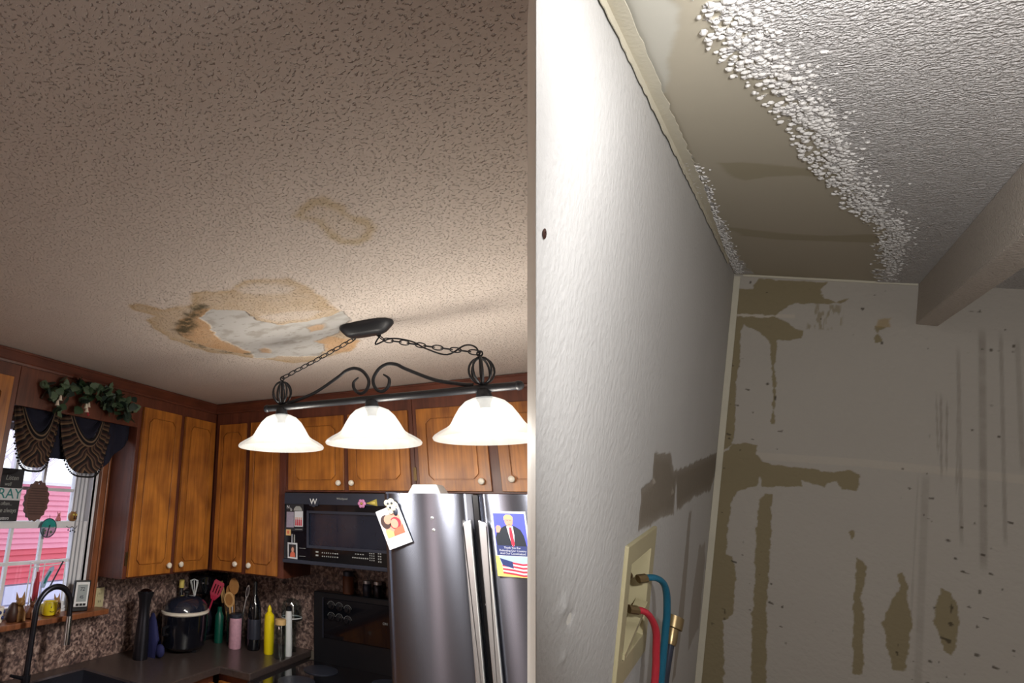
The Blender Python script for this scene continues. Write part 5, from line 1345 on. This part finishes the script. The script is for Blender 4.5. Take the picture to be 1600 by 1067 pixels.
pale = region(pu, pv, [(0.0,2.3),(0.08,2.1),(0.060,2.0),(0.044,1.918),(0.027,1.832),(0.012,1.827),(0.004,1.931)], 0.006, 0.01, 20, 53)
P3 = V3(RO)[None] + pu[:, None] * V3(RA)[None] + pv[:, None] * V3(RB)[None] + (hgt - 0.001 * pale)[:, None] * V3(RC)[None]
surface('ceiling_closet', M['closet_ceiling'], P3, len(us), len(vs), dict(coat=coat, bare=(1 - coat), band=band * (1 - coat) * 0.75, pale=pale * (1 - coat) * 0.85), flip=False)

# loose crumbs and clumps of the torn popcorn coat, all small, joined
cb = MB(); random.seed(31)
def crumb(u, v, r_):
    c = R(u, v, 0.0015); n = 6; k0 = len(cb.v)
    a0 = random.uniform(0, 6.28); el = random.uniform(0.8, 1.25)
    P = []
    for q, (rr_, hh) in enumerate(((1.0, 0.0), (0.95, 0.45), (0.55, 0.9))):
        for t in range(n):
            a = a0 + 2 * math.pi * t / n; w_ = rr_ * r_ * random.uniform(0.8, 1.2)
            P.append(c + RA * (w_ * el * math.cos(a)) + RB * (w_ / el * math.sin(a)) + RC * (hh * r_ * 1.1))
    P.append(c + RC * (r_ * 1.15))
    F = [(q * n + t, q * n + (t + 1) % n, (q + 1) * n + (t + 1) % n, (q + 1) * n + t) for q in range(2) for t in range(n)] + [(2 * n + t, 2 * n + (t + 1) % n, 3 * n) for t in range(n)]
    cb.add(P, F)
for i in range(3400):
    v = random.uniform(0.02, 2.1); ue = float(np.interp(v, edge_v, edge_u))
    d = random.gauss(0.008, 0.010 + 0.016 * min(1, v / 1.6))
    if d < -0.04 or random.random() > 0.12 + 0.6 * min(1, v / 1.2): continue
    crumb(ue + d, v, random.uniform(0.0018, 0.0044 + 0.0014 * min(1, v / 1.5)) * (1.0 if d < 0.03 else 0.75))
for i in range(700):
    v = random.uniform(0.03, 1.45); crumb(abs(random.gauss(0.012, 0.010)) + 0.006, v, random.uniform(0.0018, 0.0036))
M['crumb'] = mat('crumb', (216, 213, 210), 0.85, vary=0.05)
cb.build('popcorn_crumbs', M['crumb'], bpy.data.objects['ceiling_closet'], smooth=True, kind='stuff')

def v_in(w): return 2.4553 - 0.3363 * w
def v_out(w): return 2.2784 - 0.3288 * w
WB = 1.86                                                     # the closet's walls end on its floor
M['closet_left'] = layered('closet_left_paint', (204, 203, 202), [('patch', (134, 124, 110)), ('stripe', (150, 138, 124)), ('seam', (176, 168, 160))], bump=(0.0009, 70, 0.15, 0.85), vary=0.04, vscale=5, fine=(0.0003, 420))
ws = np.arange(0.0, WB + 0.001, 0.005); ss = np.linspace(0, 1, 460)
SS, WW = np.meshgrid(ss, ws); wv_ = WW.ravel(); vv = SS.ravel() * v_in(wv_)
patch_p = [(1.393,0.716),(1.148,0.732),(1.1,0.768),(1.064,0.783),(0.694,0.783),(-0.059,0.778),(-0.04,0.853),(0.086,0.928),(0.609,0.906),(0.941,0.911),(1.014,0.821),(0.998,0.912),(1.228,0.896),(1.274,0.9),(1.488,0.893),(1.489,0.821),(1.51,0.794),(1.378,0.782)]
pt = region(vv, wv_, patch_p, 0.003, 0.010, 26, 61)
sa = np.maximum(region(vv, wv_, [(0.679,0.946),(0.621,0.955),(0.56,1.314),(0.62,1.50),(0.68,1.50),(0.682,1.283)], 0.006, 0.012, 22, 62), region(vv, wv_, [(0.313,1.114),(0.12,1.143),(0.06,1.219),(0.05,1.5),(0.33,1.5),(0.379,1.36),(0.345,1.235)], 0.006, 0.02, 22, 63) * 0.8)
hl = 0.0012 * fbm(vv * 3, wv_ * 3, 3, 64) - 0.0012 * pt
for (gv, gw, gr, gh) in ((2.02, 0.93, 0.022, 0.004), (1.97, 0.965, 0.016, -0.004), (1.99, 1.02, 0.013, 0.003), (2.0, 1.10, 0.012, 0.003), (1.06, 0.845, 0.012, 0.006), (1.36, 0.79, 0.010, 0.005)):
    hl = hl + gh * np.exp(-(((vv - gv) / gr) ** 2 + ((wv_ - gw) / (gr * 0.7)) ** 2)) * (0.6 + fbm(vv * 80, wv_ * 80, 3, 65))
BX0, BX1, BW0, BW1 = 1.345, 1.560, 0.942, 1.165               # outlet-box opening on the left wall
inside = (vv > BX0 - 0.004) & (vv < BX1 + 0.004) & (wv_ > BW0 - 0.004) & (wv_ < BW1 + 0.004)
P3 = V3(RO)[None] + vv[:, None] * V3(RB)[None] + wv_[:, None] * V3(RC)[None] + hl[:, None] * V3(RN)[None]
surface('wall_closet_left', M['closet_left'], P3, len(ss), len(ws), dict(patch=pt * 0.95, stripe=sa * 0.7, seam=pt * sstep(0.03, 0.0, np.abs(sdf(vv, wv_, patch_p))) * 0.3), skip=inside)
# body of that wall with its cut end: the pale end face divides kitchen and closet
def L(t, v, w): return RO + RB * v + RC * w - RN * t
b = MB()
w0, w1 = -0.06, WB
corners = lambda w: [L(0.0035, -0.09, w), L(0.0, v_in(w), w), L(0.07, v_out(w), w), L(0.07, -0.09, w)]
def ring_pts(w):
    return corners(w)
Pt, Pb = ring_pts(w0), ring_pts(w1)
b.add(Pt + Pb, [(0, 1, 2, 3), (7, 6, 5, 4), (1, 5, 6, 2), (2, 6, 7, 3), (3, 7, 4, 0)])
# inner face left open around the box opening
def inner_quads():
    q = []
    A_ = [(-0.09, w0), (v_in(w0), w0), (v_in(w1), w1), (-0.09, w1)]
    Hh = [(BX0, BW0), (BX1, BW0), (BX1, BW1), (BX0, BW1)]
    tri = tessellate_polygon([[Vector((p[0], p[1], 0)) for p in A_], [Vector((p[0], p[1], 0)) for p in Hh]])
    pts_ = [L(0.0 if i_ in (1, 2) else 0.0035, *p) for i_, p in enumerate(A_ + Hh)]
    return pts_, [tuple(t) for t in tri]
pp_, ff_ = inner_quads(); b.add(pp_, ff_)
struct(b.build('wall_divider', M['white_paint']))

M['closet_back'] = layered('closet_back_paint', (182, 175, 166), [('seam', (194, 185, 172)), ('streak', (138, 129, 118)), ('paper', (140, 127, 96)), ('tan', (166, 142, 96)), ('speck', (70, 62, 50))], bump=(0.0012, 60, 0.2, 0.8), vary=0.04, vscale=4)
us = np.concatenate([np.arange(0.0, 0.86, 0.003), np.linspace(0.87, 1.25, 10)])
ws = np.arange(0.0, WB + 0.001, 0.0036)
GU, GW = np.meshgrid(us, ws); pu = GU.ravel(); pw_ = GW.ravel()
bk = {'p1': [(0.004,0.07),(0.064,0.061),(0.08,0.014),(0.282,0.015),(0.267,0.043),(0.278,0.081),(0.308,0.088),(0.344,0.074),(0.321,0.097),(0.242,0.103),(0.195,0.108),(0.155,0.146),(0.141,0.164),(0.012,0.174)],
'p1b': [(0.013,0.188),(0.142,0.172),(0.177,0.19),(0.202,0.214),(0.227,0.219),(0.223,0.25),(0.158,0.27),(0.138,0.287),(0.097,0.242),(0.044,0.215),(0.014,0.262)],
's1': [(0.044,0.208),(0.04,0.3),(0.046,0.341),(0.041,0.439),(0.044,0.536),(0.048,0.672),(0.048,0.734),(0.001,0.782),(0.002,0.214)],
'thin': [(0.134,0.264),(0.154,0.261),(0.151,0.376),(0.164,0.427),(0.164,0.508),(0.167,0.61),(0.157,0.613),(0.158,0.509),(0.147,0.431)],
'mid': [(0.003,0.809),(0.049,0.726),(0.089,0.712),(0.121,0.712),(0.123,0.747),(0.143,0.776),(0.227,0.767),(0.307,0.754),(0.341,0.749),(0.382,0.729),(0.407,0.737),(0.409,0.766),(0.404,0.802),(0.366,0.805),(0.351,0.776),(0.327,0.797),(0.324,0.82),(0.302,0.813),(0.257,0.808),(0.261,0.832),(0.177,0.859),(0.151,0.87),(0.139,0.835),(0.132,0.874),(0.073,0.915),(0.064,0.958),(0.005,0.98)],
's2': [(0.062,0.926),(0.06,1.02),(0.056,1.102),(0.06,1.18),(0.077,1.185),(0.093,1.218),(0.1,1.405),(0.071,1.45),(0.091,1.709),(0.012,1.757),(0.004,1.452),(0.002,0.96)],
'v': [(0.143,0.925),(0.161,0.898),(0.18,0.894),(0.183,0.999),(0.189,1.149),(0.193,1.358),(0.212,1.636),(0.17,1.662),(0.152,1.379),(0.152,1.23),(0.143,1.04)],
'v2': [(0.415,1.038),(0.428,1.044),(0.442,1.061),(0.438,1.133),(0.432,1.17),(0.443,1.231),(0.454,1.434),(0.431,1.447),(0.418,1.243),(0.418,1.142),(0.419,1.072)],
'v2b': [(0.395,0.957),(0.402,0.948),(0.405,0.971),(0.4,0.988)],
'v3': [(0.488,1.234),(0.507,1.148),(0.525,1.103),(0.516,1.056),(0.524,1.045),(0.533,1.056),(0.539,1.09),(0.539,1.13),(0.555,1.2),(0.547,1.369),(0.518,1.386)],
'v4': [(0.603,1.174),(0.606,1.097),(0.614,1.058),(0.632,1.066),(0.646,1.088),(0.652,1.149),(0.647,1.269),(0.626,1.259)],
'p9': [(0.418,0.174),(0.451,0.167),(0.427,0.188),(0.435,0.231),(0.42,0.238)]}
paper = np.zeros(len(pu))
for i, (k_, poly) in enumerate(bk.items()):
    paper = np.maximum(paper, region(pu, pw_, poly, 0.0016, 0.007, 45, 70 + i))
smear = sdf(pu, pw_, [(0.24,0.10),(0.335,0.095),(0.335,0.205),(0.23,0.215)])
paper = np.maximum(paper, 0.7 * sstep(0, 0.01, smear) * sstep(0.52, 0.62, fbm(pu * 70, pw_ * 18, 3, 91)))
tanm = region(pu, pw_, [(0.418,0.145),(0.453,0.137),(0.453,0.169),(0.423,0.173)], 0.004, 0.006, 40, 92) * 0.7
def line(poly_pts, half, soft=0.003):
    U_ = np.array([p[0] for p in poly_pts]); W_ = np.array([p[1] for p in poly_pts])
    return U_, W_
seam_w = np.interp(pu, [0.03, 0.42, 0.694, 1.3], [0.775, 0.690, 0.645, 0.56]); seam = sstep(0.017, 0.012, np.abs(pw_ - seam_w))
seam_h = 0.0016 * sstep(0.02, 0.004, np.abs(pw_ - seam_w))
top_w = np.interp(pu, [0.0, 0.2, 0.3], [0.182, 0.162, 0.15]); seam2 = sstep(0.010, 0.006, np.abs(pw_ - top_w)) * (pu < 0.2)
stk = np.zeros(len(pu))
for (u0, wa, u1, wb_, hw, am) in ((0.613,0.23,0.648,0.892,0.006,0.5),(0.661,0.154,0.696,0.95,0.011,0.55),(0.700,0.16,0.735,0.85,0.006,0.5),(0.734,0.18,0.76,0.6,0.008,0.45),(0.582,0.398,0.596,0.68,0.004,0.6),(0.597,0.42,0.606,0.66,0.003,0.6),(0.572,0.40,0.585,0.60,0.003,0.5),(0.62,0.40,0.63,0.72,0.003,0.5),(0.562,0.69,0.579,1.5,0.012,0.35),(0.79,0.15,0.83,0.9,0.010,0.4),(0.545,0.7,0.552,1.2,0.003,0.3)):
    cu_ = u0 + (u1 - u0) * (pw_ - wa) / (wb_ - wa)
    stk = np.maximum(stk, am * sstep(hw, hw * 0.4, np.abs(pu - cu_)) * sstep(wa - 0.02, wa + 0.03, pw_) * sstep(wb_ + 0.03, wb_ - 0.03, pw_) * (0.45 + 0.9 * fbm(pu * 30, pw_ * 25, 3, 95)))
speck = sstep(0.83, 0.88, fbm(pu * 55, pw_ * 55, 2, 96)) * sstep(0.5, 0.62, fbm(pu * 6, pw_ * 6, 2, 97)) * 0.8
P3 = V3(RO)[None] + pu[:, None] * V3(RA)[None] + pw_[:, None] * V3(RC)[None] + ((seam_h - 0.0012 * paper))[:, None] * V3(RB)[None]
surface('wall_closet_back', M['closet_back'], P3, len(us), len(ws), dict(paper=paper * 0.92, tan=tanm, seam=np.maximum(seam * 0.6, seam2) * (1 - 0.6 * paper), streak=np.clip(stk, 0, 1), speck=speck), flip=True)
def rbox(u0, u1, v0, v1, w0, w1):
    b = MB(R); b.box(u0, u1, v0, v1, w0, w1); return b
struct(rbox(-0.02, 1.30, -0.09, -0.004, -0.06, WB).build('wall_closet_backing', M['white_paint']))
struct(rbox(-0.06, 1.30, -0.09, 3.6, -0.07, -0.006).build('ceiling_closet_boards', M['white_paint']))
struct(rbox(1.25, 1.30, -0.004, 3.6, -0.006, WB).build('wall_closet_right', M['white_paint']))
struct(rbox(-0.05, 1.30, -0.09, 2.0, WB, WB + 0.05).build('floor_closet', M['floor_vinyl']))
# dropped header beam across the closet
M['beam_paint'] = layered('beam_paint', (206, 196, 186), [], bump=(0.003, 160, 0.25, 0.75), vary=0.04)
b = MB(R); BU0, BU1, BWH = 0.514, 0.566, 0.153
b.box(BU0, BU1, 0.0, 3.3, 0.0, BWH)
struct(b.build('beam', M['beam_paint'], bevel=0.004))
# corner bead and paper tape strips
struct(rbox(0.001, 0.022, 0.0, 0.006, 0.010, WB).build('trim_7', M['tape'], bevel=0.001))
struct(rbox(0.03, 0.512, 0.0, 0.006, 0.0005, 0.009).build('trim_8', M['tape'], bevel=0.001))
def strip(us_, name):
    """torn paper tape along the edge of ceiling and left wall, with ragged edges"""
    b = MB(); n = 90; P = []
    random.seed(5)
    for i in range(n + 1):
        v = 0.30 + (2.30 - 0.30) * i / n
        a = 0.010 + 0.006 * random.random(); c = 0.018 * min(1, max(0, (v - 0.5) / 0.8)) * (0.85 + 0.3 * random.random()) + 0.002
        P += [L(-0.0035, v, 0.004 + a), L(-0.005, v, 0.003), R(0.006, v, 0.0025), R(0.006 + c, v, 0.0042)]
    F = []
    for i in range(n):
        for j in range(3): F.append((4 * i + j, 4 * i + j + 1, 4 * i + 4 + j + 1, 4 * i + 4 + j))
    b.add(P, F); o = b.build(name, M['tape']); o.modifiers.new('thick', 'SOLIDIFY').thickness = 0.0015; return struct(o)
strip(None, 'trim_9')

# ---- washing machine outlet box in the left wall
BF = Frame(L(0, 1.60, 1.215), -RB, -RC)       # right, up, out of the wall
k_w = (L(0, 1.60, 1.215) - L(0, 1.29, 1.215)).length
ob = thing('outlet_box', 'cream plastic washing machine outlet box recessed in the closet wall', 'outlet box', BF(0.155, 0.155, 0))
bw, bh = 0.310, 0.310
MB(BF).prism([(0, 0), (bw, 0), (bw, bh), (0, bh)], 0.0, 0.008, holes=[[(0.045, 0.055), (bw - 0.055, 0.055), (bw - 0.055, bh - 0.045), (0.045, bh - 0.045)]]).build('frame', M['cream_plastic'], ob, bevel=0.002)
b = MB(BF); x0, x1, z0, z1, dp = 0.045, bw - 0.055, 0.055, bh - 0.045, -0.062
b.box(x0 - 0.003, x0, z0, z1, dp, 0.002).box(x1, x1 + 0.003, z0, z1, dp, 0.002).box(x0 - 0.003, x1 + 0.003, z1, z1 + 0.003, dp, 0.002).box(x0 - 0.003, x1 + 0.003, z0 - 0.003, z0, dp, 0.002).box(x0 - 0.003, x1 + 0.003, z0 - 0.003, z1 + 0.003, dp - 0.004, dp)
b.build('recess', M['cream_plastic'], ob)
b = MB(BF); b.prism([(0.04, 0.062), (bw - 0.06, 0.125), (bw - 0.06, 0.137), (0.04, 0.074)], -0.012, 0.012); b.build('lip', M['cream_plastic'], ob)
for x, z in ((0.095, 0.157), (0.165, 0.208)):
    p0 = BF(x, z, dp); p1 = BF(x, z, -0.018)
    vlv = MB().tube([p0, p1], 0.008, 10).ball(p1, 0.010, 10, 8).build('valve', M['brass'], ob, smooth=True)
    MB().tube([BF(x - 0.018, z + 0.016, -0.024), BF(x + 0.018, z + 0.016, -0.024)], 0.005, 8).build('lever', M['chrome'], vlv, smooth=True)
def hose(label, pts, mt):
    t = thing('water_hose', label, 'hose', pts[0], None)
    c = curve(pts, 8)
    MB().tube(c, 0.0072, 14).build('hose', M[mt], t, smooth=True)
    d = (c[1] - c[0]).normalized()
    MB().tube([c[0] - d * 0.004, c[0] + d * 0.016], 0.0095, 8).build('coupling', M['brass'], t)
    return t
hose('blue water hose curving down out of the cream outlet box', [BF(0.165, 0.208, 0.005), BF(0.193, 0.214, 0.030), BF(0.224, 0.194, 0.045), BF(0.247, 0.14, 0.050), BF(0.258, 0.05, 0.050), BF(0.262, -0.30, 0.05)], 'blue_hose')
hose('red water hose curving down out of the cream outlet box', [BF(0.095, 0.155, 0.005), BF(0.12, 0.152, 0.030), BF(0.15, 0.115, 0.045), BF(0.165, 0.06, 0.048), BF(0.172, -0.02, 0.05), BF(0.175, -0.32, 0.05)], 'red_hose')
ft = thing('hose_end', 'loose metal hose coupling beside the blue hose near the closet wall', 'fitting', L(-0.05, 1.10, 1.25))
e0, e1 = BF(0.318, 0.045, 0.055), BF(0.352, 0.110, 0.055); de = (e1 - e0).normalized()
MB().tube(curve([BF(0.300, -0.32, 0.05), BF(0.298, -0.08, 0.052), e0], 8), 0.008, 10).build('hose', M['slate_metal'], ft, smooth=True)
MB().lathe([(0.010, -0.01), (0.012, 0.0), (0.012, 0.028), (0.018, 0.03), (0.019, 0.058), (0.013, 0.058), (0.012, 0.04)], e0, 14, de).build('coupling', M['brass'], ft, smooth=True)
b = MB().lathe([(0.003, -0.002), (0.006, 0.001), (0.007, 0.002), (0.003, 0.003), (0.0025, 0.0005)], L(0.0, 2.296, 0.393), 12, RN)
tag(b.build('wall_anchor', M['dark_brown'], smooth=True), 'small dark screw anchor in the bare white closet wall', 'anchor')

# ------------------------------------------------------------------ lights added for the closet and kitchen, out of view
LP = R(0.44, 2.90, 0.38)
LD = (-RB + RA * 0.04 + RC * 0.04).normalized()
lmp = thing('closet_fill_lamp', 'added unseen spotlight with an aluminium reflector, hanging by its cord in the closet', 'lamp', R(0.44, 3.00, 0.0))
MB().lathe([(0.014, -0.075), (0.020, -0.06), (0.022, -0.02), (0.045, 0.0), (0.062, 0.03), (0.066, 0.034), (0.060, 0.030), (0.042, 0.004), (0.018, -0.016)], LP - LD * 0.045, 24, LD, closed=False).build('reflector', M['steel_light'], lmp, smooth=True)
MB().tube([R(0.44, 3.00, 0.0), R(0.44, 3.00, 0.25), LP - LD * 0.118], 0.004, 8).build('cord', M['black_plastic'], lmp, smooth=True)
lo = light('closet_fill_spot', 'SPOT', LP, CLOSET_W, (1.0, 0.988, 0.968), 0.03, LD)  # added spot, aimed to light the closet but not the kitchen ceiling
lo.data.spot_size = math.radians(90); lo.data.spot_blend = 0.5
clp = thing('corner_fill_holder', 'added unseen bulb holder on the closet ceiling near the entrance', 'lamp', R(0.24, 2.32, 0.0))
MB().lathe([(0.050, 0.0), (0.054, 0.008), (0.030, 0.016), (0.020, 0.020), (0.020, 0.04)], R(0.24, 2.32, 0.0), 24, RC).build('holder', M['white_plastic'], clp, smooth=True)
light('corner_fill_bulb', 'POINT', R(0.24, 2.32, 0.095), BULB_W, (1.0, 0.988, 0.968), 0.04)  # second closet source, added to brighten the left wall's top corner
light('rear_fill_light', 'POINT', (0.9, -4.7, 1.6), REAR_FILL_W, (1.0, 0.78, 0.70), 0.15)  # added fill with no visible source, brightens the dim near ceiling
